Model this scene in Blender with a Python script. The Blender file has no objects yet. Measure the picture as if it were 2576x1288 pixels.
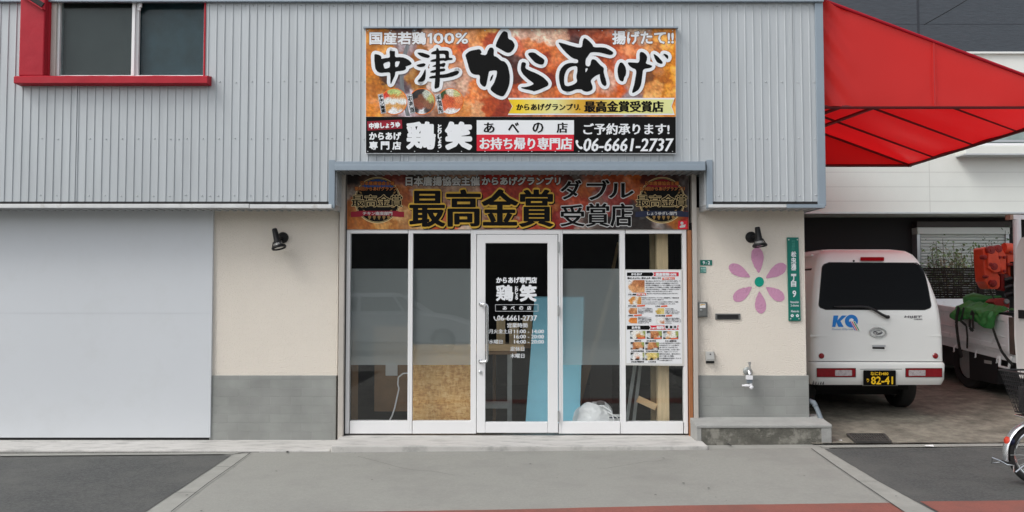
import bpy, bmesh, math, random
from mathutils import Vector, noise, geometry
R = math.radians
random.seed(7)
scene = bpy.context.scene
COL = scene.collection

# ------------------------------------------------------------------ camera
CAM = Vector((0.0, -8.2, 1.54))
FPX = 2000.0                     # focal length in units of a 2576 px wide frame
PITCH = math.atan(84.0 / FPX)
cd = bpy.data.cameras.new('camera')
cam = bpy.data.objects.new('camera', cd)
COL.objects.link(cam)
cam.location = CAM
cam.rotation_euler = (R(90) + PITCH, 0, 0)
cd.sensor_width = 36.0
cd.lens = 36.0 * FPX / 2576.0
cd.clip_end = 500
cd.clip_start = 0.05
scene.camera = cam

# ------------------------------------------------------------------ light
SUN_EL, SUN_AZ = R(50), R(-147)          # azimuth from +X axis, sun is front left of the facade
w = bpy.data.worlds.new('World')
scene.world = w
w.use_nodes = True
nt = w.node_tree
sky = nt.nodes.new('ShaderNodeTexSky')
sky.sky_type = 'NISHITA'
sky.sun_disc = False
sky.sun_elevation = SUN_EL
sky.sun_rotation = R(90) - SUN_AZ
sky.dust_density = 3.0
sky.air_density = 1.0
hs = nt.nodes.new('ShaderNodeHueSaturation')
hs.inputs['Saturation'].default_value = 0.28
bg = nt.nodes['Background']
nt.links.new(sky.outputs[0], hs.inputs['Color'])
nt.links.new(hs.outputs[0], bg.inputs[0])
bg.inputs[1].default_value = 0.15
sd = bpy.data.lights.new('sun', 'SUN')
sd.energy = 0.75
sd.angle = R(22)
sd.color = (1.0, 0.995, 0.965)
so = bpy.data.objects.new('sun', sd)
COL.objects.link(so)
sdir = Vector((math.cos(SUN_EL) * math.cos(SUN_AZ), math.cos(SUN_EL) * math.sin(SUN_AZ), math.sin(SUN_EL)))
so.rotation_euler = sdir.to_track_quat('Z', 'Y').to_euler()
so.location = sdir * 30
scene.view_settings.view_transform = 'Standard'
scene.view_settings.look = 'None'
scene.view_settings.exposure = 0.56
scene.view_settings.gamma = 1.0
scene.cycles.use_denoising = True
scene.cycles.max_bounces = 8
scene.cycles.transparent_max_bounces = 12
scene.cycles.caustics_reflective = False
scene.cycles.caustics_refractive = True
scene.cycles.sample_clamp_indirect = 6.0

# ------------------------------------------------------------------ geometry helpers
CP, SP = math.cos(PITCH), math.sin(PITCH)
SLOPE = 0.007
def ray(px, py):
    a = (px - 1288.0) / FPX
    b = (644.0 - py) / FPX
    return Vector((a, CP - b * SP, SP + b * CP))
def at(px, py, Y):
    r = ray(px, py)
    return CAM + r * ((Y - CAM.y) / r.y)
def AX(px, py, Y=0.0): return at(px, py, Y).x
def AZ(py, Y=0.0): return at(1288, py, Y).z
def gnd(px, py, dz=0.0):
    r = ray(px, py)
    t = (SLOPE * CAM.x - CAM.z + dz) / (r.z - SLOPE * r.x)
    return CAM + r * t
def lin(c):
    c = c / 255.0
    return c / 12.92 if c <= 0.04045 else ((c + 0.055) / 1.055) ** 2.4
def rgb(r, g, b): return (lin(r), lin(g), lin(b), 1.0)

class MB:
    def __init__(s):
        s.v = []; s.f = []
    def add(s, vs, fs):
        n = len(s.v)
        s.v.extend([tuple(p) for p in vs])
        s.f.extend([tuple(i + n for i in f) for f in fs])
    def box(s, x0, x1, y0, y1, z0, z1):
        if x0 > x1: x0, x1 = x1, x0
        if y0 > y1: y0, y1 = y1, y0
        if z0 > z1: z0, z1 = z1, z0
        s.add([(x0,y0,z0),(x1,y0,z0),(x1,y1,z0),(x0,y1,z0),(x0,y0,z1),(x1,y0,z1),(x1,y1,z1),(x0,y1,z1)],
              [(3,2,1,0),(4,5,6,7),(0,1,5,4),(1,2,6,5),(2,3,7,6),(3,0,4,7)])
        return s
    def pbox(s, px0, py0, px1, py1, y0, y1):
        'box whose front face (plane y0) covers a rectangle of the frontal view'
        a, b = at(px0, py0, y0), at(px1, py1, y0); my = max(-40, (py0+py1)/2)
        return s.box(AX(px0, my, y0), AX(px1, my, y0), y0, y1, b.z, a.z)
    def quad(s, a, b, c, d): s.add([a, b, c, d], [(0, 1, 2, 3)]); return s
    def ppoly(s, pts, Y, d=0.0):
        'flat polygon of the frontal view on plane Y, given depth d'
        P = [at(x, y, Y) for x, y in pts]
        return s.prism([(p.x, p.z) for p in P], Y, Y + d) if d else s.flat([(p.x, Y, p.z) for p in P])
    def flat(s, pts):
        t = geometry.tessellate_polygon([[Vector(p) for p in pts]])
        s.add(pts, [tuple(x) for x in t]); return s
    def prism(s, xz, y0, y1):
        n = len(xz)
        A = [(x, y0, z) for x, z in xz]; B = [(x, y1, z) for x, z in xz]
        t = geometry.tessellate_polygon([[Vector((x, z, 0)) for x, z in xz]])
        fs = [tuple(f) for f in t] + [tuple(i + n for i in reversed(f)) for f in t]
        fs += [(i, (i + 1) % n, n + (i + 1) % n, n + i) for i in range(n)]
        s.add(A + B, fs); return s
    def prismx(s, yz, x0, x1):
        m = MB(); m.prism(yz, x0, x1)
        s.add([(b, a, c) for a, b, c in m.v], m.f); return s
    def prismz(s, xy, z0, z1):
        m = MB(); m.prism(xy, z0, z1)
        s.add([(a, c, b) for a, b, c in m.v], m.f); return s
    def beam(s, a, b, w, h, up=(0, 0, 1)):
        a, b = Vector(a), Vector(b)
        d = (b - a).normalized()
        u = Vector(up)
        if abs(d.dot(u)) > 0.98: u = Vector((0, 1, 0))
        r = d.cross(u).normalized(); u = r.cross(d)
        V = []
        for p in (a, b):
            for i, j in ((-1, -1), (1, -1), (1, 1), (-1, 1)):
                V.append(p + r * (i * w / 2) + u * (j * h / 2))
        s.add(V, [(0,1,2,3),(7,6,5,4),(0,4,5,1),(1,5,6,2),(2,6,7,3),(3,7,4,0)]); return s
    def tube(s, pts, r, n=8, cap=True):
        pts = [Vector(p) for p in pts]
        rs = r if isinstance(r, (list, tuple)) else [r] * len(pts)
        V = []; F = []
        prev = None
        for i, p in enumerate(pts):
            d = (pts[min(i + 1, len(pts) - 1)] - pts[max(i - 1, 0)])
            d = d.normalized() if d.length > 1e-9 else Vector((0, 0, 1))
            if prev is None:
                u = Vector((0, 0, 1)) if abs(d.z) < 0.9 else Vector((0, 1, 0))
            else:
                u = prev
            u = (u - d * u.dot(d)).normalized(); prev = u
            q = d.cross(u)
            for k in range(n):
                a = 2 * math.pi * k / n
                V.append(p + (u * math.cos(a) + q * math.sin(a)) * rs[i])
        for i in range(len(pts) - 1):
            for k in range(n):
                F.append((i*n+k, i*n+(k+1) % n, (i+1)*n+(k+1) % n, (i+1)*n+k))
        if cap:
            F.append(tuple(reversed(range(n)))); F.append(tuple((len(pts)-1)*n + k for k in range(n)))
        s.add(V, F); return s
    def torus(s, c, axis, Rr, r, n=32, m=8, a0=0.0, a1=2*math.pi):
        axis = Vector(axis).normalized()
        u = axis.orthogonal().normalized() if abs(axis.y) < 0.9 else Vector((1, 0, 0))
        q = axis.cross(u)
        full = abs(a1 - a0 - 2*math.pi) < 1e-6
        pts = []
        V = []; F = []
        cnt = n if full else n + 1
        for i in range(cnt):
            a = a0 + (a1 - a0) * i / n
            d = u * math.cos(a) + q * math.sin(a)
            for k in range(m):
                b = 2*math.pi*k/m
                V.append(Vector(c) + d * (Rr + r*math.cos(b)) + axis * (r*math.sin(b)))
        for i in range(n):
            j = (i + 1) % cnt
            for k in range(m):
                F.append((i*m+k, j*m+k, j*m+(k+1) % m, i*m+(k+1) % m))
        s.add(V, F); return s
    def lathe(s, c, axis, prof, n=24):
        'prof: list of (radius, distance along axis)'
        axis = Vector(axis).normalized()
        u = axis.orthogonal().normalized(); q = axis.cross(u)
        V = []; F = []
        for r, t in prof:
            for k in range(n):
                a = 2*math.pi*k/n
                V.append(Vector(c) + axis*t + (u*math.cos(a) + q*math.sin(a))*max(r, 1e-5))
        for i in range(len(prof)-1):
            for k in range(n):
                F.append((i*n+k, i*n+(k+1) % n, (i+1)*n+(k+1) % n, (i+1)*n+k))
        s.add(V, F); return s
    def sphere(s, c, r, n=12, m=8, sc=(1, 1, 1)):
        V = []; F = []
        for i in range(m+1):
            th = math.pi*i/m
            for k in range(n):
                a = 2*math.pi*k/n
                V.append((c[0]+r*sc[0]*math.sin(th)*math.cos(a), c[1]+r*sc[1]*math.sin(th)*math.sin(a), c[2]+r*sc[2]*math.cos(th)))
        for i in range(m):
            for k in range(n):
                F.append((i*n+k, (i+1)*n+k, (i+1)*n+(k+1) % n, i*n+(k+1) % n))
        s.add(V, F); return s
    def build(s, name, mat, parent=None, bevel=0.0, smooth=False, fix=True):
        me = bpy.data.meshes.new(name)
        if parent is not None:
            o0 = Vector(parent.get('_org', (0, 0, 0)))
        else:
            xs = [p[0] for p in s.v]; ys = [p[1] for p in s.v]; zs = [p[2] for p in s.v]
            o0 = Vector(((min(xs)+max(xs))/2, (min(ys)+max(ys))/2, min(zs)))
        me.from_pydata([(p[0]-o0.x, p[1]-o0.y, p[2]-o0.z) for p in s.v], [], s.f)
        me.materials.append(mat)
        if fix:
            bm = bmesh.new(); bm.from_mesh(me)
            bmesh.ops.recalc_face_normals(bm, faces=bm.faces)
            bm.to_mesh(me); bm.free()
        if smooth:
            for p in me.polygons: p.use_smooth = True
        me.update()
        o = bpy.data.objects.new(name, me)
        COL.objects.link(o)
        if parent is not None:
            o.parent = parent; o['_org'] = tuple(o0)
        else:
            o.location = o0; o['_org'] = tuple(o0)
        if bevel:
            b = o.modifiers.new('bevel', 'BEVEL'); b.width = bevel; b.segments = 2
            b.limit_method = 'ANGLE'; b.angle_limit = R(40); b.harden_normals = False
        if smooth:
            try: me.set_sharp_from_angle(angle=R(38))
            except Exception: pass
        return o

def build_each(mb, name, mat, parent, **kw):
    'one object per separate piece of the builder'
    up = list(range(len(mb.v)))
    def find(i):
        while up[i] != i: up[i] = up[up[i]]; i = up[i]
        return i
    for f in mb.f:
        for i in f[1:]: up[find(i)] = find(f[0])
    groups = {}
    for f in mb.f: groups.setdefault(find(f[0]), []).append(f)
    for fs in groups.values():
        ids = sorted({i for f in fs for i in f}); mp = {i: k for k, i in enumerate(ids)}
        q = MB(); q.add([mb.v[i] for i in ids], [tuple(mp[i] for i in f) for f in fs]); q.build(name, mat, parent, **kw)
def tag(o, label=None, cat=None, group=None, kind=None):
    if label: o['label'] = label
    if cat: o['category'] = cat
    if group: o['group'] = group
    if kind: o['kind'] = kind
    return o
def thing(name, label, cat, loc, group=None):
    o = bpy.data.objects.new(name, None)
    COL.objects.link(o)
    o.empty_display_size = 0.1
    o.location = loc
    o['_org'] = tuple(loc)
    return tag(o, label, cat, group)
def chaikin(pts, k=1):
    for _ in range(k):
        out = []
        for i in range(len(pts)):
            a, b = pts[i], pts[(i+1) % len(pts)]
            out.append((a[0]*.78+b[0]*.22, a[1]*.78+b[1]*.22)); out.append((a[0]*.22+b[0]*.78, a[1]*.22+b[1]*.78))
        pts = out
    return pts

# ------------------------------------------------------------------ lettering
_gc = {}
def glyphs(s, res=2):
    k = (s, res)
    if k in _gc: return _gc[k]
    c = bpy.data.curves.new('lettering_source', 'FONT')
    c.body = s; c.resolution_u = res
    o = bpy.data.objects.new('lettering_source', c)
    COL.objects.link(o)
    dg = bpy.context.evaluated_depsgraph_get(); dg.update()
    m = bpy.data.meshes.new_from_object(o.evaluated_get(dg))
    V = [(v.co.x, v.co.y) for v in m.vertices]
    F = [tuple(p.vertices) for p in m.polygons]
    bpy.data.objects.remove(o); bpy.data.curves.remove(c); bpy.data.meshes.remove(m)
    cnt = {}
    for f in F:
        for i in range(len(f)):
            e = tuple(sorted((f[i], f[(i+1) % len(f)])))
            cnt[e] = cnt.get(e, 0) + 1
    E = [e for e, n in cnt.items() if n == 1]
    _gc[k] = (V, F, E)
    return _gc[k]
_oct = [(math.cos(math.pi*i/4), math.sin(math.pi*i/4)) for i in range(8)]
def onto(x, y, Yf, d):
    if callable(Yf):
        z = at(x, y, Yf(1.0)).z
        for _ in range(3): z = at(x, y, Yf(z)).z
        return at(x, y, Yf(z) - d)
    return at(x, y, Yf - d)
def stroke_out(mb, P, E, Yf, rx, ry):
    'thicken the outline P/E (frontal pixels) by an elliptic pen'
    used = set()
    for a, b in E:
        used.add(a); used.add(b)
        (x0, y0), (x1, y1) = P[a], P[b]
        dx, dy = (x1-x0)/rx, (y1-y0)/ry
        L = math.hypot(dx, dy)
        if L < 1e-9: continue
        nx, ny = -dy/L*rx, dx/L*ry
        j = 0.00015 + random.random()*0.0008
        mb.add([onto(x0+nx, y0+ny, Yf, j), onto(x1+nx, y1+ny, Yf, j), onto(x1-nx, y1-ny, Yf, j), onto(x0-nx, y0-ny, Yf, j)], [(0, 1, 2, 3)])
    for a in used:
        x, y = P[a]
        j = 0.00015 + random.random()*0.0008
        mb.add([onto(x+cx*rx, y+cy*ry, Yf, j) for cx, cy in _oct], [tuple(range(8))])
def text(mb, s, rect, Yf, bold=0.0, shear=0.0, res=2, rot=0.0):
    V, F, E = glyphs(s, res)
    if not V: return
    sx = [x + y*shear for x, y in V]; sy = [y for x, y in V]
    ax, bx, ay, by = min(sx), max(sx), min(sy), max(sy)
    x0, y0, x1, y1 = rect
    kx = (x1-x0)/max(bx-ax, 1e-6); ky = (y1-y0)/max(by-ay, 1e-6)
    P = [(x0+(x-ax)*kx, y1-(y-ay)*ky) for x, y in zip(sx, sy)]
    if rot:
        cx, cy = (x0+x1)/2, (y0+y1)/2; c, q = math.cos(rot), math.sin(rot)
        P = [(cx+(x-cx)*c-(y-cy)*q, cy+(x-cx)*q+(y-cy)*c) for x, y in P]
    mb.add([onto(x, y, Yf, 0) for x, y in P], F)
    if bold:
        rx, ry = bold if isinstance(bold, tuple) else (bold, bold)
        stroke_out(mb, P, E, Yf, rx, ry)
def vtext(mb, s, rect, Yf, bold=0.0, rot=0.0):
    x0, y0, x1, y1 = rect
    n = len(s); h = (y1-y0)/n
    cx, cy = (x0+x1)/2, (y0+y1)/2
    for i, ch in enumerate(s):
        small = 0.2 if ch in 'ょゅっ' else 0.0
        a, b = y0+h*(i+0.06), y0+h*(i+0.94)
        wx = (x1-x0)*small/2
        px, py = (x0+x1)/2, (a+b)/2
        if rot:
            c, q = math.cos(rot), math.sin(rot)
            px, py = cx+(px-cx)*c-(py-cy)*q, cy+(px-cx)*q+(py-cy)*c
        hw, hh = (x1-x0)/2-wx, (b-a)/2*(1-small)
        text(mb, ch, (px-hw, py-hh, px+hw, py+hh), Yf, bold, rot=rot)
def shape(mb, outer, Yf, holes=(), out=0.0):
    'filled outline in frontal pixels; with out > 0 thickened by a round pen'
    loops = [outer] + list(holes)
    T = geometry.tessellate_polygon([[Vector((x, y, 0)) for x, y in l] for l in loops])
    P = [p for l in loops for p in l]
    j = random.random()*0.0006
    mb.add([onto(x, y, Yf, j) for x, y in P], [tuple(t) for t in T])
    if out:
        E = []; n = 0
        for l in loops:
            E += [(n+i, n+(i+1) % len(l)) for i in range(len(l))]; n += len(l)
        stroke_out(mb, P, E, Yf, out, out)

# ------------------------------------------------------------------ materials
def newmat(name):
    m = bpy.data.materials.new(name); m.use_nodes = True
    return m, m.node_tree, m.node_tree.nodes['Principled BSDF']
def mat(name, col, rough=0.5, metal=0.0, var=0.0, vscale=6.0, bump=0.0, bscale=200.0, spec=0.5, dirt=None, dscale=2.0, dlo=0.5, dhi=0.75, coat=0.0, stretch=None):
    m, t, b = newmat(name)
    b.inputs['Base Color'].default_value = col
    b.inputs['Roughness'].default_value = rough
    b.inputs['Metallic'].default_value = metal
    b.inputs['Specular IOR Level'].default_value = spec
    b.inputs['Coat Weight'].default_value = coat
    b.inputs['Coat Roughness'].default_value = 0.05
    if var or bump or dirt:
        tc = t.nodes.new('ShaderNodeTexCoord')
        co = tc.outputs['Object']
        if stretch:
            mp = t.nodes.new('ShaderNodeMapping'); mp.inputs['Scale'].default_value = stretch
            t.links.new(co, mp.inputs[0]); co = mp.outputs[0]
    cur = None
    if var:
        n = t.nodes.new('ShaderNodeTexNoise'); n.inputs['Scale'].default_value = vscale; n.inputs['Detail'].default_value = 8; n.inputs['Roughness'].default_value = 0.65
        t.links.new(co, n.inputs['Vector'])
        mr = t.nodes.new('ShaderNodeMapRange'); mr.inputs[1].default_value = 0.25; mr.inputs[2].default_value = 0.75
        mr.inputs[3].default_value = 1-var; mr.inputs[4].default_value = 1+var
        t.links.new(n.outputs[0], mr.inputs[0])
        mx = t.nodes.new('ShaderNodeMix'); mx.data_type = 'RGBA'; mx.blend_type = 'MULTIPLY'; mx.inputs[0].default_value = 1
        mx.inputs[6].default_value = col
        t.links.new(mr.outputs[0], mx.inputs[7]); cur = mx.outputs[2]
    if dirt:
        n2 = t.nodes.new('ShaderNodeTexNoise'); n2.inputs['Scale'].default_value = dscale; n2.inputs['Detail'].default_value = 9; n2.inputs['Roughness'].default_value = 0.7
        t.links.new(co, n2.inputs['Vector'])
        r2 = t.nodes.new('ShaderNodeMapRange'); r2.inputs[1].default_value = dlo; r2.inputs[2].default_value = dhi
        t.links.new(n2.outputs[0], r2.inputs[0])
        m2 = t.nodes.new('ShaderNodeMix'); m2.data_type = 'RGBA'
        t.links.new(r2.outputs[0], m2.inputs[0])
        if cur: t.links.new(cur, m2.inputs[6])
        else: m2.inputs[6].default_value = col
        m2.inputs[7].default_value = dirt; cur = m2.outputs[2]
    if cur: t.links.new(cur, b.inputs['Base Color'])
    if bump:
        n3 = t.nodes.new('ShaderNodeTexNoise'); n3.inputs['Scale'].default_value = bscale; n3.inputs['Detail'].default_value = 4
        t.links.new(co, n3.inputs['Vector'])
        bp = t.nodes.new('ShaderNodeBump'); bp.inputs['Strength'].default_value = 1.0; bp.inputs['Distance'].default_value = bump
        t.links.new(n3.outputs[0], bp.inputs['Height']); t.links.new(bp.outputs[0], b.inputs['Normal'])
    return m
def glassmat(name, tint, ior=1.6, rough=0.0):
    m, t, b = newmat(name)
    t.nodes.remove(b)
    out = t.nodes['Material Output']
    tr = t.nodes.new('ShaderNodeBsdfTransparent'); tr.inputs[0].default_value = tint
    gl = t.nodes.new('ShaderNodeBsdfGlossy'); gl.inputs['Roughness'].default_value = rough
    ge = t.nodes.new('ShaderNodeNewGeometry')
    dt = t.nodes.new('ShaderNodeVectorMath'); dt.operation = 'DOT_PRODUCT'
    t.links.new(ge.outputs['Normal'], dt.inputs[0]); t.links.new(ge.outputs['Incoming'], dt.inputs[1])
    def mth(op, a, b):
        n = t.nodes.new('ShaderNodeMath'); n.operation = op
        for i, x in enumerate((a, b)):
            if x is None: continue
            if isinstance(x, (int, float)): n.inputs[i].default_value = x
            else: t.links.new(x, n.inputs[i])
        return n.outputs[0]
    f0 = ((ior-1)/(ior+1))**2
    fac = mth('ADD', mth('MULTIPLY', mth('POWER', mth('SUBTRACT', 1.0, mth('ABSOLUTE', dt.outputs['Value'], None)), 5.0), 1-f0), f0)
    mx = t.nodes.new('ShaderNodeMixShader')
    t.links.new(fac, mx.inputs[0]); t.links.new(tr.outputs[0], mx.inputs[1]); t.links.new(gl.outputs[0], mx.inputs[2])
    t.links.new(mx.outputs[0], out.inputs[0])
    return m
def filmmat():
    m, t, b = newmat('frosted_film')
    t.nodes.remove(b)
    out = t.nodes['Material Output']
    rf = t.nodes.new('ShaderNodeBsdfRefraction'); rf.inputs['Roughness'].default_value = 0.3; rf.inputs['IOR'].default_value = 1.25
    rf.inputs[0].default_value = (.85, .88, .88, 1)
    df = t.nodes.new('ShaderNodeBsdfDiffuse'); df.inputs[0].default_value = (.58, .63, .63, 1)
    mx = t.nodes.new('ShaderNodeMixShader'); mx.inputs[0].default_value = 0.66
    t.links.new(df.outputs[0], mx.inputs[1]); t.links.new(rf.outputs[0], mx.inputs[2])
    t.links.new(mx.outputs[0], out.inputs[0])
    return m
def awningmat():
    m, t, b = newmat('red_awning_fabric')
    out = t.nodes['Material Output']
    b.inputs['Base Color'].default_value = (.86, .044, .038, 1); b.inputs['Roughness'].default_value = 0.36
    tl = t.nodes.new('ShaderNodeBsdfTranslucent'); tl.inputs[0].default_value = (1.0, .014, .018, 1)
    mx = t.nodes.new('ShaderNodeMixShader'); mx.inputs[0].default_value = 0.48
    t.links.new(b.outputs[0], mx.inputs[1]); t.links.new(tl.outputs[0], mx.inputs[2])
    t.links.new(mx.outputs[0], out.inputs[0])
    tc = t.nodes.new('ShaderNodeTexCoord')
    n = t.nodes.new('ShaderNodeTexNoise'); n.inputs['Scale'].default_value = 1.6
    t.links.new(tc.outputs['Object'], n.inputs['Vector'])
    bp = t.nodes.new('ShaderNodeBump'); bp.inputs['Distance'].default_value = 0.03; bp.inputs['Strength'].default_value = 0.6
    t.links.new(n.outputs[0], bp.inputs['Height']); t.links.new(bp.outputs[0], b.inputs['Normal'])
    return m
def brickmat(name, c1, c2, mortar, bw, bh, ms=0.004, rough=0.6, dirt=None):
    'blocks in the XZ plane of the object'
    m, t, b = newmat(name)
    tc = t.nodes.new('ShaderNodeTexCoord')
    sp = t.nodes.new('ShaderNodeSeparateXYZ'); cb = t.nodes.new('ShaderNodeCombineXYZ')
    t.links.new(tc.outputs['Object'], sp.inputs[0]); t.links.new(sp.outputs[0], cb.inputs[0]); t.links.new(sp.outputs[2], cb.inputs[1])
    br = t.nodes.new('ShaderNodeTexBrick')
    br.inputs['Color1'].default_value = c1; br.inputs['Color2'].default_value = c2; br.inputs['Mortar'].default_value = mortar
    br.inputs['Scale'].default_value = 1.0; br.inputs['Brick Width'].default_value = bw; br.inputs['Row Height'].default_value = bh
    br.inputs['Mortar Size'].default_value = ms; br.inputs['Mortar Smooth'].default_value = 0.3
    t.links.new(cb.outputs[0], br.inputs['Vector'])
    n = t.nodes.new('ShaderNodeTexNoise'); n.inputs['Scale'].default_value = 3.0; n.inputs['Detail'].default_value = 8
    t.links.new(tc.outputs['Object'], n.inputs['Vector'])
    mr = t.nodes.new('ShaderNodeMapRange'); mr.inputs[1].default_value = .3; mr.inputs[2].default_value = .7; mr.inputs[3].default_value = .85; mr.inputs[4].default_value = 1.12
    t.links.new(n.outputs[0], mr.inputs[0])
    mx = t.nodes.new('ShaderNodeMix'); mx.data_type = 'RGBA'; mx.blend_type = 'MULTIPLY'; mx.inputs[0].default_value = 1
    t.links.new(br.outputs[0], mx.inputs[6]); t.links.new(mr.outputs[0], mx.inputs[7])
    t.links.new(mx.outputs[2], b.inputs['Base Color'])
    bp = t.nodes.new('ShaderNodeBump'); bp.inputs['Distance'].default_value = 0.002; bp.invert = True
    t.links.new(br.outputs['Fac'], bp.inputs['Height']); t.links.new(bp.outputs[0], b.inputs['Normal'])
    b.inputs['Roughness'].default_value = rough
    return m
def osbmat():
    m, t, b = newmat('oriented_strand_board')
    tc = t.nodes.new('ShaderNodeTexCoord')
    mp = t.nodes.new('ShaderNodeMapping'); mp.inputs['Scale'].default_value = (17, 9, 52); mp.inputs['Rotation'].default_value = (0, .35, 0)
    mp2 = t.nodes.new('ShaderNodeMapping'); mp2.inputs['Scale'].default_value = (44, 9, 18); mp2.inputs['Rotation'].default_value = (0, -.5, 0)
    t.links.new(tc.outputs['Object'], mp.inputs[0]); t.links.new(tc.outputs['Object'], mp2.inputs[0])
    v1 = t.nodes.new('ShaderNodeTexVoronoi'); v1.inputs['Scale'].default_value = 1.4; v1.inputs['Randomness'].default_value = 1
    v2 = t.nodes.new('ShaderNodeTexVoronoi'); v2.inputs['Scale'].default_value = 1.2
    t.links.new(mp.outputs[0], v1.inputs['Vector']); t.links.new(mp2.outputs[0], v2.inputs['Vector'])
    s1 = t.nodes.new('ShaderNodeSeparateColor'); s2 = t.nodes.new('ShaderNodeSeparateColor')
    t.links.new(v1.outputs['Color'], s1.inputs[0]); t.links.new(v2.outputs['Color'], s2.inputs[0])
    ad = t.nodes.new('ShaderNodeMath'); ad.operation = 'MULTIPLY_ADD'; ad.inputs[1].default_value = .55
    ml = t.nodes.new('ShaderNodeMath'); ml.operation = 'MULTIPLY'; ml.inputs[1].default_value = .45
    t.links.new(s2.outputs[0], ml.inputs[0]); t.links.new(s1.outputs[0], ad.inputs[0]); t.links.new(ml.outputs[0], ad.inputs[2])
    cr = t.nodes.new('ShaderNodeValToRGB')
    e = cr.color_ramp.elements
    e[0].position = .1; e[0].color = rgb(198, 144, 86); e[1].position = .9; e[1].color = rgb(242, 205, 146)
    x = cr.color_ramp.elements.new(.5); x.color = rgb(228, 180, 114)
    t.links.new(ad.outputs[0], cr.inputs[0]); t.links.new(cr.outputs[0], b.inputs['Base Color'])
    b.inputs['Roughness'].default_value = .6
    return m
def photomat():
    m, t, b = newmat('printed_photo')
    a = t.nodes.new('ShaderNodeAttribute'); a.attribute_name = 'Col'
    t.links.new(a.outputs['Color'], b.inputs['Base Color'])
    b.inputs['Roughness'].default_value = .45; b.inputs['Specular IOR Level'].default_value = .35
    return m
def gradmat(name, stops, x0, x1):
    'printed gradient ink running along the object X axis'
    m, t, b = newmat(name)
    tc = t.nodes.new('ShaderNodeTexCoord'); sp = t.nodes.new('ShaderNodeSeparateXYZ')
    t.links.new(tc.outputs['Object'], sp.inputs[0])
    mr = t.nodes.new('ShaderNodeMapRange'); mr.inputs[1].default_value = x0; mr.inputs[2].default_value = x1
    t.links.new(sp.outputs[0], mr.inputs[0])
    cr = t.nodes.new('ShaderNodeValToRGB')
    e = cr.color_ramp.elements
    e[0].position, e[0].color = stops[0]; e[1].position, e[1].color = stops[-1]
    for p, c in stops[1:-1]:
        k = e.new(p); k.color = c
    t.links.new(mr.outputs[0], cr.inputs[0]); t.links.new(cr.outputs[0], b.inputs['Base Color'])
    b.inputs['Roughness'].default_value = .45
    return m

M = {}
M['clad'] = mat('grey_metal_cladding', (.475, .505, .522, 1), .46, .10, var=.10, vscale=1.2, stretch=(5, 1, .5), bump=.003, bscale=2.5)
M['trim'] = mat('blue_grey_trim', (.28, .335, .385, 1), .4, .25, var=.05, vscale=3)
M['steel'] = mat('bright_steel', (.62, .64, .65, 1), .35, .6, var=.12, vscale=8, stretch=(1, 1, 3))
M['drip'] = mat('pale_drip_flashing', (.66, .67, .67, 1), .45, .2, var=.15, vscale=5, dirt=(.3, .26, .2, 1), dscale=4, dlo=.58, dhi=.8)
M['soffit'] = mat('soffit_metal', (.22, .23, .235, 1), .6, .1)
M['soffit2'] = mat('pale_soffit_metal', (.45, .46, .47, 1), .6)  # lighter than the recess soffit to bounce light onto the walls below
M['stucco'] = mat('cream_stucco', (.80, .735, .645, 1), .9, var=.03, vscale=1.5, bump=.011, bscale=80, spec=.2)
M['tile'] = brickmat('grey_tile_base', (.30, .31, .29, 1), (.275, .28, .265, 1), (.315, .32, .305, 1), .215, .088, .003, .5)
M['panel'] = mat('white_board_panel', (.64, .665, .69, 1), .5, var=.025, vscale=1.0, dirt=(.58, .60, .61, 1), dscale=2.0, dlo=.5, dhi=.9)
M['white'] = mat('white_frame_paint', (.82, .82, .82, 1), .35, var=.015, vscale=3)
M['alu'] = mat('beige_aluminium', (.55, .51, .46, 1), .45, .2, var=.06, vscale=5)
M['woodtrim'] = mat('brown_wood_trim', (.33, .13, .05, 1), .55, var=.2, vscale=10, stretch=(6, 6, 1))
M['slab'] = mat('white_worn_concrete', (.52, .505, .48, 1), .8, var=.14, vscale=3.0, bump=.002, bscale=60, dirt=(.30, .295, .28, 1), dscale=3.5, dlo=.5, dhi=.7, stretch=(1, 3, 1))
M['conc'] = mat('grey_concrete', (.272, .270, .246, 1), .85, var=.10, vscale=45, bump=.003, bscale=120, dirt=(.215, .21, .195, 1), dscale=1.5, dlo=.47, dhi=.78)
M['conc2'] = mat('grey_kerb_concrete', (.295, .293, .268, 1), .85, var=.15, vscale=5, bump=.002, bscale=120)
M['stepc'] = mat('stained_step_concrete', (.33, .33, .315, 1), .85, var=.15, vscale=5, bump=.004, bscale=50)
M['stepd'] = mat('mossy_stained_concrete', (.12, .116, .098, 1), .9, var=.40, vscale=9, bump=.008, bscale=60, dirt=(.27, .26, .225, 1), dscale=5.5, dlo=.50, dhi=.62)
M['lot'] = mat('parking_concrete', (.215, .196, .158, 1), .85, var=.42, vscale=11, bump=.006, bscale=60, dirt=(.075, .068, .054, 1), dscale=2.6, dlo=.46, dhi=.70)
M['asph'] = mat('asphalt', (.070, .072, .070, 1), .85, var=.6, vscale=48, bump=.006, bscale=150, dirt=(.115, .114, .106, 1), dscale=1.4, dlo=.42, dhi=.78)
M['redroad'] = mat('red_road_coating', (.255, .085, .065, 1), .85, var=.12, vscale=60, bump=.003, bscale=260, dirt=(.17, .075, .06, 1), dscale=1.6, dlo=.45, dhi=.7)
M['dark'] = mat('dark_gap', (.02, .02, .02, 1), .8)
M['black'] = mat('black_paint', (.010, .010, .011, 1), .45, spec=.25)
M['blackprint'] = mat('black_print', (.008, .008, .008, 1), .5, spec=.08)
M['whiteprint'] = mat('white_print', (.80, .82, .84, 1), .45, spec=.35)
M['shadewhite'] = mat('shaded_white_print', (.58, .58, .57, 1), .5, spec=.3)  # white print greyed to carry the shade on the transom sign
M['redprint'] = mat('red_print', rgb(214, 30, 52), .45, spec=.35)
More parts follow.
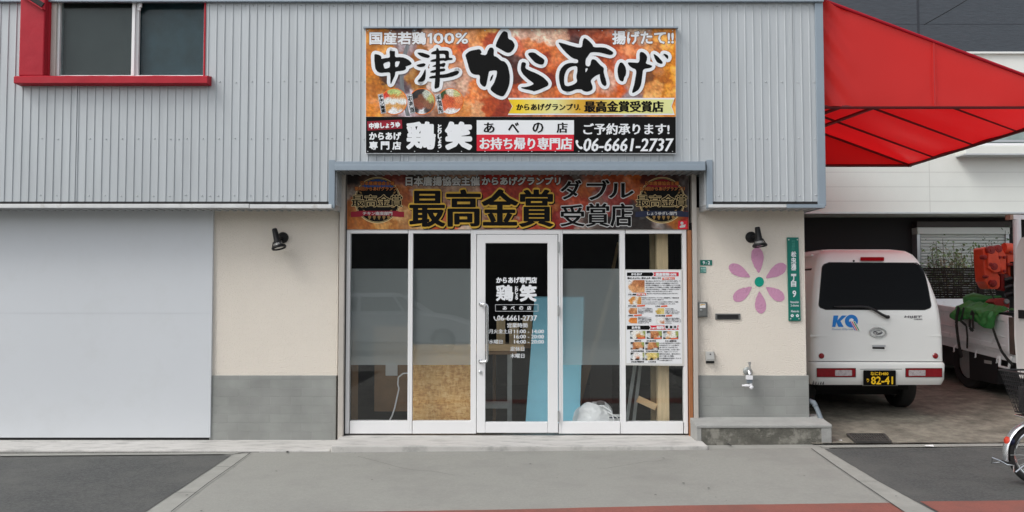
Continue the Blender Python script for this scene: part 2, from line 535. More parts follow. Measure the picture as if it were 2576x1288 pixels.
M['darkred'] = mat('dark_red_print', rgb(150, 12, 40), .45, spec=.35)
M['orangeprint'] = mat('orange_print', rgb(236, 120, 24), .45, spec=.35)
M['orangetext'] = mat('ochre_print', rgb(205, 120, 55), .45, spec=.35)
M['goldprint'] = mat('gold_print', rgb(214, 170, 60), .45, var=.45, vscale=2.2, spec=.35)
M['laurelgold'] = mat('dull_gold_print', rgb(150, 118, 70), .5, spec=.2)
M['goldpale'] = mat('pale_gold_print', rgb(222, 196, 140), .45, spec=.35)
M['blueprint'] = mat('blue_print', rgb(30, 80, 150), .45)
M['navyprint'] = mat('navy_print', rgb(18, 28, 60), .45)
M['greyprint'] = mat('grey_print', (.10, .10, .11, 1), .45)
M['photo'] = photomat()
M['glass'] = glassmat('window_glass', (.97, .98, .978, 1), 1.62)
M['upglass'] = glassmat('upper_window_glass', (.80, .84, .84, 1), 1.28)
M['film'] = filmmat()
M['awnseam'] = mat('awning_seam', (.50, .022, .022, 1), .6)
M['redmetal'] = mat('red_painted_metal', (.40, .010, .024, 1), .5, spec=.25, var=.10, vscale=4, bump=.004, bscale=9)
M['screen'] = mat('dark_window_blind', (.045, .052, .05, 1), .35, var=.25, vscale=5)
M['curtain'] = mat('teal_curtain', (.035, .075, .095, 1), .4, var=.5, vscale=4)
M['awning'] = awningmat()
M['awnbar'] = mat('dark_red_steel_tube', (.13, .008, .010, 1), .5)
M['vanwhite'] = mat('white_car_paint', (.78, .79, .76, 1), .28, coat=.6, var=.02, vscale=2)
M['darkglass'] = mat('dark_privacy_glass', (.003, .0035, .004, 1), .03, spec=.10)
M['rubber'] = mat('black_rubber', (.015, .015, .015, 1), .75, var=.3, vscale=20)
M['plastic'] = mat('dark_plastic', (.014, .014, .015, 1), .5)
M['chrome'] = mat('chrome', (.75, .76, .77, 1), .15, 1.0)
M['redlens'] = mat('red_lamp_lens', (.22, .006, .010, 1), .12, coat=.4, var=.2, vscale=30)
M['clearlens'] = mat('clear_lamp_lens', (.55, .50, .50, 1), .12, .3, coat=.6, var=.35, vscale=40)
M['gap'] = mat('panel_gap', (.05, .05, .05, 1), .8)
M['yellowprint'] = mat('yellow_plate_print', rgb(245, 200, 30), .5)
M['cyanprint'] = mat('blue_logo_print', rgb(10, 120, 200), .4)
M['greenprint'] = mat('green_plate_enamel', rgb(0, 112, 98), .3, var=.08, vscale=5)
M['palegreen'] = mat('pale_green_print', rgb(190, 225, 215), .4)
M['pink'] = mat('pink_mural_paint', (.60, .30, .45, 1), .9, var=.05, vscale=9, bump=.010, bscale=58, spec=.2)
M['teal'] = mat('teal_mural_paint', (.01, .33, .23, 1), .9, bump=.007, bscale=58, spec=.2)
M['greybox'] = mat('grey_box_plastic', (.13, .135, .13, 1), .5, var=.08, vscale=10)
M['palegrey'] = mat('pale_grey_plastic', (.40, .40, .38, 1), .5)
M['whiteplastic'] = mat('white_plastic', (.82, .82, .84, 1), .3)
M['pvc'] = mat('grey_pvc', (.17, .20, .225, 1), .45, var=.1, vscale=10)
M['iron'] = mat('cast_iron', (.07, .065, .06, 1), .65, .3, var=.3, vscale=15)
M['cream'] = mat('cream_siding', (.80, .82, .77, 1), .7, var=.03, vscale=2, bump=.002, bscale=90)
M['slate'] = mat('dark_blue_siding', (.060, .072, .086, 1), .7, var=.28, vscale=7, stretch=(1, 1, 14), bump=.004, bscale=16)
M['shutter'] = mat('pale_shutter', (.80, .83, .80, 1), .5, var=.04, vscale=4)
M['neighdark'] = mat('dark_recess_wall', (.022, .021, .022, 1), .8)
M['greenglass'] = mat('pale_green_glass', (.30, .38, .36, 1), .15, var=.2, vscale=6)
M['fence'] = mat('dark_brown_slat', (.014, .011, .010, 1), .8, spec=.1, var=.2, vscale=8)
M['block'] = mat('weathered_block', (.25, .245, .23, 1), .9, var=.25, vscale=8)
M['leafa'] = mat('leaf_green', (.11, .165, .055, 1), .5, var=.45, vscale=9)
M['leafb'] = mat('leaf_dry', (.22, .17, .10, 1), .6, var=.4, vscale=9)
M['leafc'] = mat('leaf_dark', (.07, .125, .05, 1), .5, var=.4, vscale=9)
M['stem'] = mat('brown_stem', (.09, .06, .04, 1), .8)
M['craneo'] = mat('orange_crane_paint', (.78, .085, .032, 1), .42, var=.16, vscale=8, dirt=(.20, .03, .015, 1), dscale=7, dlo=.62, dhi=.8)
M['craned'] = mat('dark_red_crane_paint', (.30, .022, .018, 1), .5, var=.2, vscale=9)
M['truckwhite'] = mat('white_truck_paint', (.80, .83, .83, 1), .4, var=.06, vscale=4, dirt=(.33, .32, .30, 1), dscale=5, dlo=.6, dhi=.82)
M['tarp'] = mat('green_tarpaulin', (.030, .21, .045, 1), .5, var=.3, vscale=6, bump=.01, bscale=12)
M['strap'] = mat('dark_strap', (.02, .024, .022, 1), .7)
M['carsilver'] = mat('pale_silver_paint', (.62, .64, .66, 1), .3, .1, coat=.5)
M['vanunder'] = mat('black_underbody', (.005, .005, .005, 1), .9)
M['silver'] = mat('silver_paint', (.52, .54, .56, 1), .3, .6, coat=.5)
M['bikemetal'] = mat('brushed_fender', (.62, .64, .66, 1), .25, .85)
M['osb'] = osbmat()
M['foam'] = mat('blue_foam_board', (.33, .74, .90, 1), .7, var=.05, vscale=5)
M['pine'] = mat('pale_pine_timber', (.78, .60, .36, 1), .6, var=.16, vscale=5, stretch=(8, 8, 1))
M['pineh'] = mat('pine_plank', (.74, .52, .29, 1), .6, var=.18, vscale=5, stretch=(1, 8, 8))
M['brownboard'] = mat('brown_board', (.27, .16, .08, 1), .7, var=.2, vscale=5)
M['bag'] = mat('white_plastic_bag', (.88, .88, .88, 1), .45, bump=.02, bscale=14)
M['galv'] = mat('galvanised_steel', (.36, .38, .37, 1), .45, .5, var=.15, vscale=9)
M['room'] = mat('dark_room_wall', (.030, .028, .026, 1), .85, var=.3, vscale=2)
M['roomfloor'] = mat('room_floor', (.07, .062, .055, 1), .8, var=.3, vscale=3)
M['paper'] = mat('white_paper', (.75, .75, .74, 1), .6)
M['posterwhite'] = mat('poster_paper', (.80, .81, .82, 1), .4)
M['opp'] = mat('opposite_dark_wall', (.085, .084, .084, 1), .8, var=.15, vscale=2)
M['oppfill'] = mat('opposite_fill_wall', (.62, .60, .56, 1), .8, var=.05, vscale=2)
M['oppwin'] = mat('opposite_glass', (.02, .025, .03, 1), .1)
M['bulb'] = mat('silver_lamp_bulb', (.6, .6, .6, 1), .15, .8)

# ------------------------------------------------------------------ printed pictures
def picture(name, rect, Y, nx, ny, samples, sig, warp, parent, seed=0.0, circle=None, amp=.16, freq=.05, chunk=0):
    x0, y0, x1, y1 = rect
    S = [(a, b, lin(r), lin(g), lin(bb)) for a, b, r, g, bb in samples]
    def colour(px, py):
        wx = warp * noise.noise((px*freq*.6+seed, py*freq*.6, 1.7)) + warp*.7*noise.noise((px*freq*1.7+seed, py*freq*1.7, 9.1)) + warp*.35*noise.noise((px*freq*4+seed, py*freq*4, 2.1))
        wy = warp * noise.noise((px*freq*.6+seed, py*freq*.6, 5.3)) + warp*.7*noise.noise((px*freq*1.7+seed, py*freq*1.7, 3.9)) + warp*.35*noise.noise((px*freq*4+seed, py*freq*4, 7.7))
        qx, qy = px+wx, py+wy
        W = 1e-9; c = [0, 0, 0]
        for a, b, r, g, bb in S:
            d = ((qx-a)**2 + (qy-b)**2) / (sig*sig)
            k = math.exp(-d*2.6) + 1e-7/(1+d*d)
            W += k; c[0] += r*k; c[1] += g*k; c[2] += bb*k
        if chunk:
            vd, vp = noise.voronoi(((qx+wx)*chunk+seed, (qy+wy)*chunk, seed))
            cre = min(1, max(0, (vd[1]-vd[0])/.45)); top_ = max(0, 1-vd[0]*1.5)
        else: cre, top_ = 1, 0
        n = noise.fractal((px*freq*3+seed, py*freq*3, 2.2), 1.0, 2.0, 4)
        n2 = noise.noise((px*freq*9+seed, py*freq*9, 6.1))
        f = max(.3, 1 + amp*2.2*n + amp*.9*n2 + amp*1.2*max(0, n2-.35))
        f *= .74+.26*cre + .22*top_
        k_ = (1-cre)*.5
        return [min(.92, x/W*f*(1-k_*w_)) + .15*top_*top_ for x, w_ in zip(c, (.15, .7, .8))]
    V = []; F = []; C = []
    for j in range(ny+1):
        for i in range(nx+1):
            if circle:
                cx, cy, rr = circle
                a = 2*math.pi*i/nx; q = rr*j/ny
                px, py = cx+q*math.cos(a), cy+q*math.sin(a)
            else:
                px, py = x0+(x1-x0)*i/nx, y0+(y1-y0)*j/ny
            V.append(onto(px, py, Y, 0)); C.append(colour(px, py))
    for j in range(ny):
        for i in range(nx):
            a = j*(nx+1)+i
            F.append((a, a+nx+1, a+nx+2, a+1))
    mb = MB(); mb.add(V, F)
    o = mb.build(name, M['photo'], parent, fix=False)
    at_ = o.data.color_attributes.new('Col', 'FLOAT_COLOR', 'POINT')
    flat = []
    for c in C: flat += [c[0], c[1], c[2], 1.0]
    at_.data.foreach_set('color', flat)
    return o

# =================================================================== SETTING
def sheet(name, pts, dz, mt, kind='structure', wave=.004):
    'ground sheet: list of frontal pixels or (x, y) metres, its edges slightly uneven'
    P = []
    for p in pts:
        g = p if len(p) == 3 else gnd(p[0], p[1])
        P.append((g[0], g[1]))
    Q = []
    for i, (x, y) in enumerate(P):
        x2, y2 = P[(i+1) % len(P)]
        L = math.hypot(x2-x, y2-y); k = int(min(60, L/.05)) if L < 20 else 0
        Q.append((x, y))
        for j in range(1, k):
            u = j/k; px, py = x+(x2-x)*u, y+(y2-y)*u
            d = wave*(noise.noise((px*3, py*3, 1))+.8*noise.noise((px*11, py*11, 4)))
            Q.append((px-(y2-y)/L*d, py+(x2-x)/L*d))
    m = MB(); m.flat([(x, y, SLOPE*x+dz) for x, y in Q])
    return tag(m.build(name, mt), kind=kind)
sheet('ground', [(-60, -60, 0), (60, -60, 0), (60, 60, 0), (-60, 60, 0)], -.008, M['conc2'])
gl = lambda x, y: (gnd(x, y).x, gnd(x, y).y, 0)
# left asphalt, concrete apron with its two border strips, right asphalt, red lane
sheet('asphalt_pavement', [(-8, -.66, 0), gl(582, 1145), gl(362, 1290), (-2.5, -7, 0), (-8, -7, 0)], .0, M['asph'])
sheet('concrete_apron', [gl(634, 1138), gl(2038, 1127), gl(2158, 1213), gl(2272, 1290), (2.64, -7, 0), (-2.28, -7, 0), gl(440, 1290)], .0, M['conc'])
sheet('apron_border', [gl(570, 1140), gl(645, 1140), gl(452, 1290), (-2.25, -7, 0), (-2.53, -7, 0), gl(350, 1290)], -.003, M['conc2'])
sheet('apron_border', [gl(2028, 1126), gl(2085, 1126), gl(2226, 1213), gl(2370, 1290), (2.95, -7, 0), (2.6, -7, 0), gl(2258, 1290), gl(2146, 1213)], -.003, M['conc2'])
sheet('asphalt_pavement', [gl(2074, 1129), (9, -.52, 0), (9, -7, 0), (2.9, -7, 0), gl(2356, 1290), gl(2215, 1213)], .0, M['asph'])
sheet('gutter_strip', [(-8, -.64, 0), gl(586, 1143), gl(640, 1132), gl(830, 1131), (-1.8, -.50, 0), (-8, -.50, 0)], .003, M['conc2'])
sheet('gutter_strip', [gl(2060, 1121), (9, -.30, 0), (9, -.46, 0), gl(2070, 1127)], .003, M['conc2'])
sheet('red_road_lane', [gl(700, 1291), gl(1000, 1287.5), gl(1300, 1282.5), gl(1700, 1273), gl(2238, 1266), gl(2280, 1291), (2.72, -2.95, 0), (-1.2, -2.95, 0)], .004, M['redroad'])
sheet('red_road_lane', [gl(2314, 1262.5), gl(2576, 1260), (8, -2.55, 0), (8, -3.2, 0), (2.93, -3.2, 0), gl(2366, 1292)], .004, M['redroad'])
# cracks and joints in the apron
m = MB()
def crack(pts, wdt=.006, dz=.0085):
    for (a, b) in zip(pts[:-1], pts[1:]):
        p, q = gnd(*a), gnd(*b)
        n = Vector((-(q-p).y, (q-p).x, 0)).normalized()*wdt/2
        for s_ in (p, q): s_.z = SLOPE*s_.x + dz
        m.add([p-n, q-n, q+n, p+n], [(0, 1, 2, 3)])
crack([(630, 1141), (600, 1163), (588, 1172), (520, 1220), (430, 1290)], .008)
crack([(540, 1176), (590, 1176)], .006); crack([(441, 1241), (492, 1241)], .006)
crack([(2041, 1130), (2100, 1172), (2160, 1213), (2274, 1290)], .008)
crack([(2160, 1213), (2208, 1213)], .006)
crack([(2070, 1118), (2140, 1117), (2240, 1117), (2400, 1116), (2576, 1115)], .02, .012)
crack([(725, 1134), (722, 1140)], .02); crack([(1003, 1130), (998, 1137)], .012); crack([(1270, 1126), (1274, 1133)], .014); crack([(1545, 1123), (1549, 1130)], .014); crack([(1830, 1118), (1840, 1123)], .016)
random.seed(5)
for (x_, y_, L_, dx_, dy_) in ((900, 1150, 9, 26, 5), (1500, 1180, 7, 30, -3), (2200, 1150, 7, 30, 3), (2330, 1200, 6, 26, 2), (120, 1200, 8, 30, 4), (330, 1180, 6, 22, -4)):
    P = [(x_, y_)]
    for k in range(L_): P.append((P[-1][0]+dx_+random.uniform(-9, 9), P[-1][1]+dy_+random.uniform(-4, 4)))
    crack(P, .003)
crack([(835, 1131), (1000, 1130), (1270, 1127), (1545, 1124), (1780, 1121)], .012)
tag(m.build('pavement_cracks', M['dark'], fix=False), kind='structure')
m = MB()
random.seed(9)
for k in range(38):                       # gum spots, oil drips and grit on the paving
    q = gnd(random.uniform(0, 2576), random.uniform(1140, 1288)); r0 = random.choice((.005, .006, .008, .011))
    m.flat([(q.x+r0*math.cos(i*.7)*random.uniform(.7, 1.2), q.y+r0*math.sin(i*.7)*random.uniform(.7, 1.2), q.z+.0088) for i in range(9)])
tag(m.build('pavement_spots', M['asph'], fix=False), kind='structure')
# parking lot: rises away from the street
m = MB()
xs = [2.95+.25*i for i in range(30)]; ys = [-.33, -.1, .2, .5, .8, 1.1, 1.6, 2.2, 3, 4, 5.5, 8]
def lotz(x, y): return SLOPE*x + (.005 + .115*min(1, max(0, (y+.33)/1.4)) + .05*max(0, y-1.1))
V = [(x, y, lotz(x, y) + .006*noise.noise((x*1.3, y*1.3, 0))) for y in ys for x in xs]
m.add(V, [(j*30+i, j*30+i+1, (j+1)*30+i+1, (j+1)*30+i) for j in range(len(ys)-1) for i in range(29)])
tag(m.build('parking_lot', M['lot'], smooth=True), kind='structure')
# raised ledge in front of the left wall
m = MB()
xl = AX(832, 1128, -.5)
m.box(-8, xl, -.52, .03, -.25, .004)
tag(m.build('concrete_ledge', M['slab'], bevel=.012), kind='structure')
m = MB()
for i in range(60):
    x = -7.98+i*.105
    if x < xl-.75: m.box(x, x+.10, -.526, -.5195, -.2, -.012)
tag(m.build('ledge_edge_tiles', M['mossy'] if 'mossy' in M else M['block']), kind='structure')

# =================================================================== SHOP BUILDING
B = thing('shop_building', 'grey metal clad shop building with a cream stucco ground floor and white glazed entrance', 'building', (0, 0, 0))
YC = -.32
ZB = AZ(507, YC)                 # lower edge of the cladding
XR = AX(2054, 260, YC)
PITCHX, RW, RH = .0804, .016, .0078
m = MB()
def cladding(xa, xb, za, zb):
    k0 = math.ceil((xa-.02)/PITCHX)
    prof = [(xa, 0)]
    k = k0
    while k*PITCHX+RW < xb-.004:
        x = k*PITCHX
        if x-.002 > xa:
            prof += [(x, 0), (x+.004, -RH), (x+RW-.004, -RH), (x+RW, 0)]
        k += 1
    prof.append((xb, 0))
    n = len(prof)
    zs = [za + (zb-za)*i/6 for i in range(7)]
    V = []
    for z in zs:
        for x, d in prof:
            V.append((x, YC+d + .0022*noise.noise((x*2.1, z*.9, 4)), z))
    m.add(V, [(j*n+i, j*n+i+1, (j+1)*n+i+1, (j+1)*n+i) for j in range(6) for i in range(n-1)])
xw0, xw1 = AX(56, 100, YC), AX(517, 100, YC)
xr0, xr1 = AX(838, 420, YC), AX(1780, 420, YC)
zw = AZ(200, YC); zr = AZ(406, YC); ZT = 6.0
cladding(-7, xw0, ZB, ZT); cladding(xw0, xw1, ZB, zw); cladding(xw0, xw1, 4.45, ZT); cladding(xw1, xr0, ZB, ZT)
cladding(xr0, xr1, zr, ZT); cladding(xr1, XR, ZB, ZT)
# overlapping sheet seams
for px in (188, 618, 780, 1010, 1335, 1660, 1990):
    x = AX(px, 300, YC)
    if xw0 < x < xw1: m.box(x, x+.022, YC-.010, YC+.001, ZB, zw)
    elif not (xr0 < x < xr1): m.box(x, x+.022, YC-.010, YC+.001, ZB, 4.38)
    else: m.box(x, x+.022, YC-.010, YC+.001, zr, 4.38)
# screws
for py in (15, 206, 349, 492):
    z = AZ(py, YC)
    k = -60
    while k*PITCHX < XR-.06:
        x = k*PITCHX + .05
        k += 1
        if (k % 2) and random.random() < .92: continue
        if x < -5: continue
        if (xr0-.02 < x < xr1+.02 and z < zr+.03) or (xw0 < x < xw1 and z > zw-.1): continue
        m.lathe((x, YC, z+random.uniform(-.006, .006)), (0, -1, 0), [(.0085, 0), (.0075, .004), (.004, .007), (0, .008)], 7)
clad = m.build('metal_cladding', M['clad'], B)
m = MB()                         # dented bright patches of the cladding near the window
for px, py, s_ in ((598, 60, 1), (605, 120, .7), (583, 167, .8), (765, 45, 1.1), (772, 60, .8), (748, 25, .7)):
    c = at(px, py, YC)
    m.sphere((c.x, YC+.004, c.z), .03*s_, 10, 6, (.55, .35, 1.3))
# structure behind, sides, roof
m = MB()
m.box(XR-.02, XR+.05, YC+.005, 5.0, ZB, ZT)          # right side wall of the upper storey
m.box(-7, XR-.02, 4.9, 5.0, 0, ZT)
m.box(-7.05, -7, YC, 5.0, 0, ZT)
build_each(m, 'upper_side_wall', M['trim'], B)
m = MB(); m.box(-7.1, XR+.1, YC-.06, 5.05, ZT, ZT+.12); m.build('roof', M['soffit'], B)
m = MB(); m.box(-7, XR+.07, YC-.05, YC-.002, AZ(3.2, YC-.05), AZ(3.2, YC-.05)+.14); m.build('upper_flashing', M['trim'], B)
# trims
m = MB()
m.pbox(2054, -60, 2074, 518, YC-.02, YC+.06)
m.build('corner_trim', M['trim'], B, bevel=.004)
m = MB()
m.box(-7, AX(626, 515, YC-.03), YC-.03, YC+.02, AZ(523, YC-.03), AZ(513, YC-.03))
m.box(AX(628, 515, YC-.03), AX(834, 515, YC-.03), YC-.033, YC+.02, AZ(524, YC-.03), AZ(514, YC-.03))
m.pbox(1783, 514, 1979, 522, YC-.03, YC+.02)
build_each(m, 'drip_flashing', M['drip'], B, bevel=.003)
m = MB(); m.pbox(1979.5, 514, 2076, 523, YC-.032, YC+.02); m.pbox(2070, 514, 2076, 523, YC-.034, 1.0)
build_each(m, 'drip_flashing', M['trim'], B, bevel=.003)
m = MB()
m.box(-7, AX(834, 500, YC), YC+.001, YC+.03, AZ(512.5, YC), ZB+.004)
m.box(AX(1783, 500, YC), XR, YC+.001, YC+.03, AZ(513.5, YC), ZB+.004)
build_each(m, 'flashing_gap', M['dark'], B)
# soffits (ribbed)
zs = AZ(521.5, YC)
def ribbed_soffit(xa, xb, z, yb, name, mt):
    q = MB(); q.box(xa, xb, YC+.02, yb, z, z+.02)
    x = xa+.03
    while x < xb-.03:
        q.box(x, x+.022, YC+.021, yb, z-.010, z+.001); x += PITCHX
    return q.build(name, mt, B)
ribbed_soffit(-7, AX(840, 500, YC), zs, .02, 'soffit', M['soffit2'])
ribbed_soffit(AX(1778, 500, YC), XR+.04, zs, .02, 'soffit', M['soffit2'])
# entrance recess in the cladding: lip, side cheeks, ribbed underside
m = MB(); m.pbox(842, 406, 1775, 417, YC-.045, YC+.01); m.pbox(842, 414.5, 1775, 428.5, YC-.060, YC-.012)
m.build('entrance_lip', M['trim'], B, bevel=.004)
m = MB()
m.pbox(827, 402, 842, 523, YC-.016, YC+.03); m.pbox(1778, 402, 1793, 523, YC-.016, YC+.03)
build_each(m, 'entrance_corner_trim', M['trim'], B, bevel=.003)
zq = AZ(428.5, YC)
m = MB()
x0, x1 = AX(842, 470, YC), AX(1778, 470, YC)
for xx, s_ in ((x0, -1), (x1, 1)):
    m.box(min(xx, xx+s_*.03), max(xx, xx+s_*.03), YC+.03, .01, zs-.02, zq)
    for k in range(4):
        y = YC+.06+k*.065
        m.box(min(xx+.0005*s_, xx-s_*.012), max(xx+.0005*s_, xx-s_*.012), y, y+.022, zs+.03, zq)
build_each(m, 'recess_cheek', M['steel'], B)
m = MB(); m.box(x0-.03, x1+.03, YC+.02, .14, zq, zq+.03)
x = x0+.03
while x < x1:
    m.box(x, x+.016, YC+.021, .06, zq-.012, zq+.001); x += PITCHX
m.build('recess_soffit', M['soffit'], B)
# ground floor walls
XL0, XL1 = AX(531, 1000), AX(849, 900)
XS0, XS1 = AX(1755, 900), AX(2025, 700)
ZT1 = AZ(943.5)
m = MB(); m.box(XL0-.1, XL1, 0, .2, ZT1-.005, zs+.03)
m.build('stucco_wall', M['stucco'], B)
m = MB(); m.box(XS0-.02, XS1, 0, .2, ZT1-.005, zs+.03); m.box(XS1-.18, XS1-.001, .2, 5.0, 0, zs+.03)
m.build('stucco_wall', M['stucco'], B)
m = MB(); m.box(XL0-.01, AX(846, 1000), -.012, .2, -.1, ZT1-.003); m.build('tile_base', M['tile'], B, bevel=.004)
m = MB(); m.box(AX(1757, 1000), AX(2034, 1000), -.016, .2, -.1, ZT1-.003); m.build('tile_base', M['tile'], B, bevel=.004)
# boarded shutter opening, left
m = MB()
xp = AX(537, 530, -.03)
xq = AX(529, 1098, -.03)
m.prism([(-7, AZ(1101, -.03)), (xq, AZ(1101, -.03)), (xp, zs+.02), (-7, zs+.02)], -.03, .05)
m.build('white_board', M['panel'], B, bevel=.003)
m = MB(); m.box(-7, xq-.02, -.0315, -.02, AZ(788, -.03), AZ(787.4, -.03)); m.build('board_seam', mat('seam_grey', (.56, .58, .60, 1), .6), B)
m = MB(); m.box(-7, XL0, -.01, .1, -.05, AZ(1100, -.02)); m.build('board_gap', M['dark'], B)
# jambs
m = MB()
m.pbox(852, 430, 865, 1105, -.06, .1); m.pbox(865.5, 430, 867, 1104, -.03, .1)
build_each(m, 'door_jamb', M['alu'], B, bevel=.003)
m = MB(); m.pbox(867, 430, 869.5, 1100, -.012, .1); m.pbox(1742, 560, 1744, 1105, -.03, .1); build_each(m, 'jamb_gap', M['dark'], B)
m = MB(); m.pbox(1744, 430, 1755, 1105, -.06, .1); build_each(m, 'door_jamb', M['alu'], B, bevel=.003)
m = MB(); m.pbox(1733, 579, 1742, 1099, -.035, .1); m.build('wood_trim', M['woodtrim'], B, bevel=.002)
m = MB(); m.pbox(868, 431, 1738, 437.5, -.03, .12); m.build('sign_frame', M['alu'], B)
# sill slab
m = MB()
a, b = AX(832, 1118, -.55), AX(1782, 1118, -.55)
m.prismz([(a, -.55), (b, -.55), (AX(1750, 1092, .05), .12), (AX(858, 1092, .05), .12)], -.2, .047)
m.build('entrance_slab', M['slab'], B, bevel=.012)

# ---- shop front: fixed lights and door
def frame_rect(mb, o, i, y0, y1):
    'rectangular frame between outer and inner pixel rectangles'
    mb.pbox(o[0], o[1], i[0], o[3], y0, y1); mb.pbox(i[2], o[1], o[2], o[3], y0, y1)
    mb.pbox(i[0], o[1], i[2], i[1], y0, y1); mb.pbox(i[0], i[3], i[2], o[3], y0, y1)
G = .03
wins = [((870, 578, 1032, 1091), (879.5, 587, 1026, 1059)),
        ((1032.05, 578, 1190, 1091), (1037.5, 587, 1184, 1059)),
        ((1411.05, 578, 1564, 1091), (1416, 587.5, 1560, 1061)),
        ((1564.05, 578, 1729, 1091), (1573.5, 587.5, 1719, 1061))]
WIN = []
for n, (o, i) in enumerate(wins):
    m = MB(); frame_rect(m, o, i, 0, .07)
    wf = m.build('shop_window', M['white'], B, bevel=.003); WIN.append(wf)
    m = MB(); m.pbox(i[0]-1, i[1]-1, i[2]+1, i[3]+1, G, G+.006); m.build('pane', M['glass'], wf)
    if n < 3:
        m = MB(); a, b = at(i[0], 676, G+.0085), at(i[2], 918, G+.0085)
        m.quad((a.x, G+.0085, b.z), (b.x, G+.0085, b.z), (b.x, G+.0085, a.z), (a.x, G+.0085, a.z)); m.build('frosted_film', M['film'], wf)
m = MB(); m.pbox(1190.05, 578, 1198, 1091, -.004, .07); m.pbox(1405, 578, 1411, 1091, -.004, .07); m.pbox(1198, 578, 1405, 589, -.004, .07)
m.build('door_frame', M['white'], B, bevel=.003)
m = MB(); frame_rect(m, (1199.5, 590, 1403.5, 1089), (1221, 611.5, 1378, 1062), -.014, .04)
door = m.build('door', M['white'], B, bevel=.004)
m = MB(); m.pbox(1198.2, 589, 1404.8, 1091, .02, .05)
gapf = MB(); gapf.pbox(1197.5, 588.7, 1405.5, 590, .0, .02); gapf.build('door_gap', M['dark'], B)
m = MB(); m.pbox(1220, 610, 1379, 1063, .012, .018); m.build('pane', M['glass'], door)
YD = .0115
m = MB()
text(m, 'からあげ専門店', (1249, 697.5, 1350, 712), YD, .75)
text(m, '鶏', (1249, 718, 1290, 756), YD, 1.3); text(m, '笑', (1309, 718, 1348, 757), YD, 2.0)
vtext(m, 'とりしょう', (1296, 720, 1303, 754), YD, .6)
for r_ in ((1246, 766, 1354, 766.8), (1246, 782.5, 1354, 783.3)): m.pbox(*r_, YD-.0004, YD)
for r_ in ((1246, 766.8, 1246.8, 782.5), (1353.2, 766.8, 1354, 782.5)): m.pbox(*r_, YD-.0004, YD)
for ch, x in zip('あべの店', (1265, 1285, 1306.5, 1326.5)): text(m, ch, (x, 770, x+9.5, 779.5), YD, (.45, .2))
def phone(mb, x, y, h, Yf):
    'telephone handset mark'
    s_ = h/20.0
    pts = [(0, 2), (4, 0), (6.5, 5), (4.5, 7), (6, 11), (10, 15), (12.5, 13.5), (16, 17), (13.5, 20), (9, 19.5), (3.5, 14), (.5, 7)]
    shape(mb, [(x+a*s_, y+b*s_) for a, b in chaikin(pts)], Yf)
phone(m, 1241.5, 795.5, 12, YD)
text(m, '06-6661-2737', (1251, 793.5, 1350.5, 806.5), YD, (.55, .15))
text(m, '営業時間', (1276, 813, 1326.5, 824), YD, (.32, .12))
text(m, '月火金土日', (1230, 828, 1287, 839), YD, (.3, .12)); text(m, '11:00 - 14:00', (1293.5, 829, 1368, 838.5), YD, (.4, .08))
text(m, '16:00 - 20:00', (1293.5, 842, 1368, 851.5), YD, (.4, .08))
text(m, '水曜日', (1230, 854.5, 1264, 865), YD, (.3, .12)); text(m, '14:00 - 20:00', (1293.5, 855, 1368, 864.5), YD, (.4, .08))
text(m, '定休日', (1284, 872, 1319, 883), YD, (.3, .12)); text(m, '木曜日', (1283.5, 889.5, 1319, 900.5), YD, (.3, .12))
m.build('white_lettering', M['whiteprint'], door, fix=False)
m = MB()
p0, p1 = at(1210, 765, -.014), at(1209, 909, -.014)
xh = at(1226, 830, -.075).x
pts = [(p0.x, -.012, p0.z), (p0.x, -.06, p0.z), (p0.x+.02, -.075, p0.z), (xh-.02, -.08, p0.z), (xh-.006, -.08, p0.z-.008), (xh, -.08, p0.z-.03),
       (xh, -.08, p1.z+.03), (xh-.006, -.08, p1.z+.008), (xh-.02, -.08, p1.z), (p1.x+.02, -.075, p1.z), (p1.x, -.06, p1.z), (p1.x, -.012, p1.z)]
m.tube(pts, .0125, 10)
for p in (p0, p1): m.lathe((p.x, -.013, p.z), (0, -1, 0), [(.022, 0), (.022, .006), (.012, .008)], 14)
m.build('handle', M['chrome'], door, smooth=True)
m = MB(); c = at(1208.5, 936, -.014); m.lathe((c.x, -.0135, c.z), (0, -1, 0), [(.018, 0), (.017, .012), (.012, .016), (0, .016)], 16); m.build('lock', M['steel'], door, smooth=True)
for py in (622, 782, 1047):
    m = MB(); c = at(1405, py, -.02); m.tube([(c.x, -.02, c.z-.055), (c.x, -.02, c.z+.055)], .008, 10); m.build('hinge', M['galv'], door)
# room behind the glass (dark)
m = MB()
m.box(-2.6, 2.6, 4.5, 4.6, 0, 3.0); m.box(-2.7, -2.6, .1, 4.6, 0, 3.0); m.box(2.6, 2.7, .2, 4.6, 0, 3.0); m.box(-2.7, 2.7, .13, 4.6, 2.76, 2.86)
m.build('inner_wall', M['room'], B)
m = MB(); m.box(-2.6, 2.6, .07, 4.5, -.05, .02); m.build('inner_floor', M['roomfloor'], B)

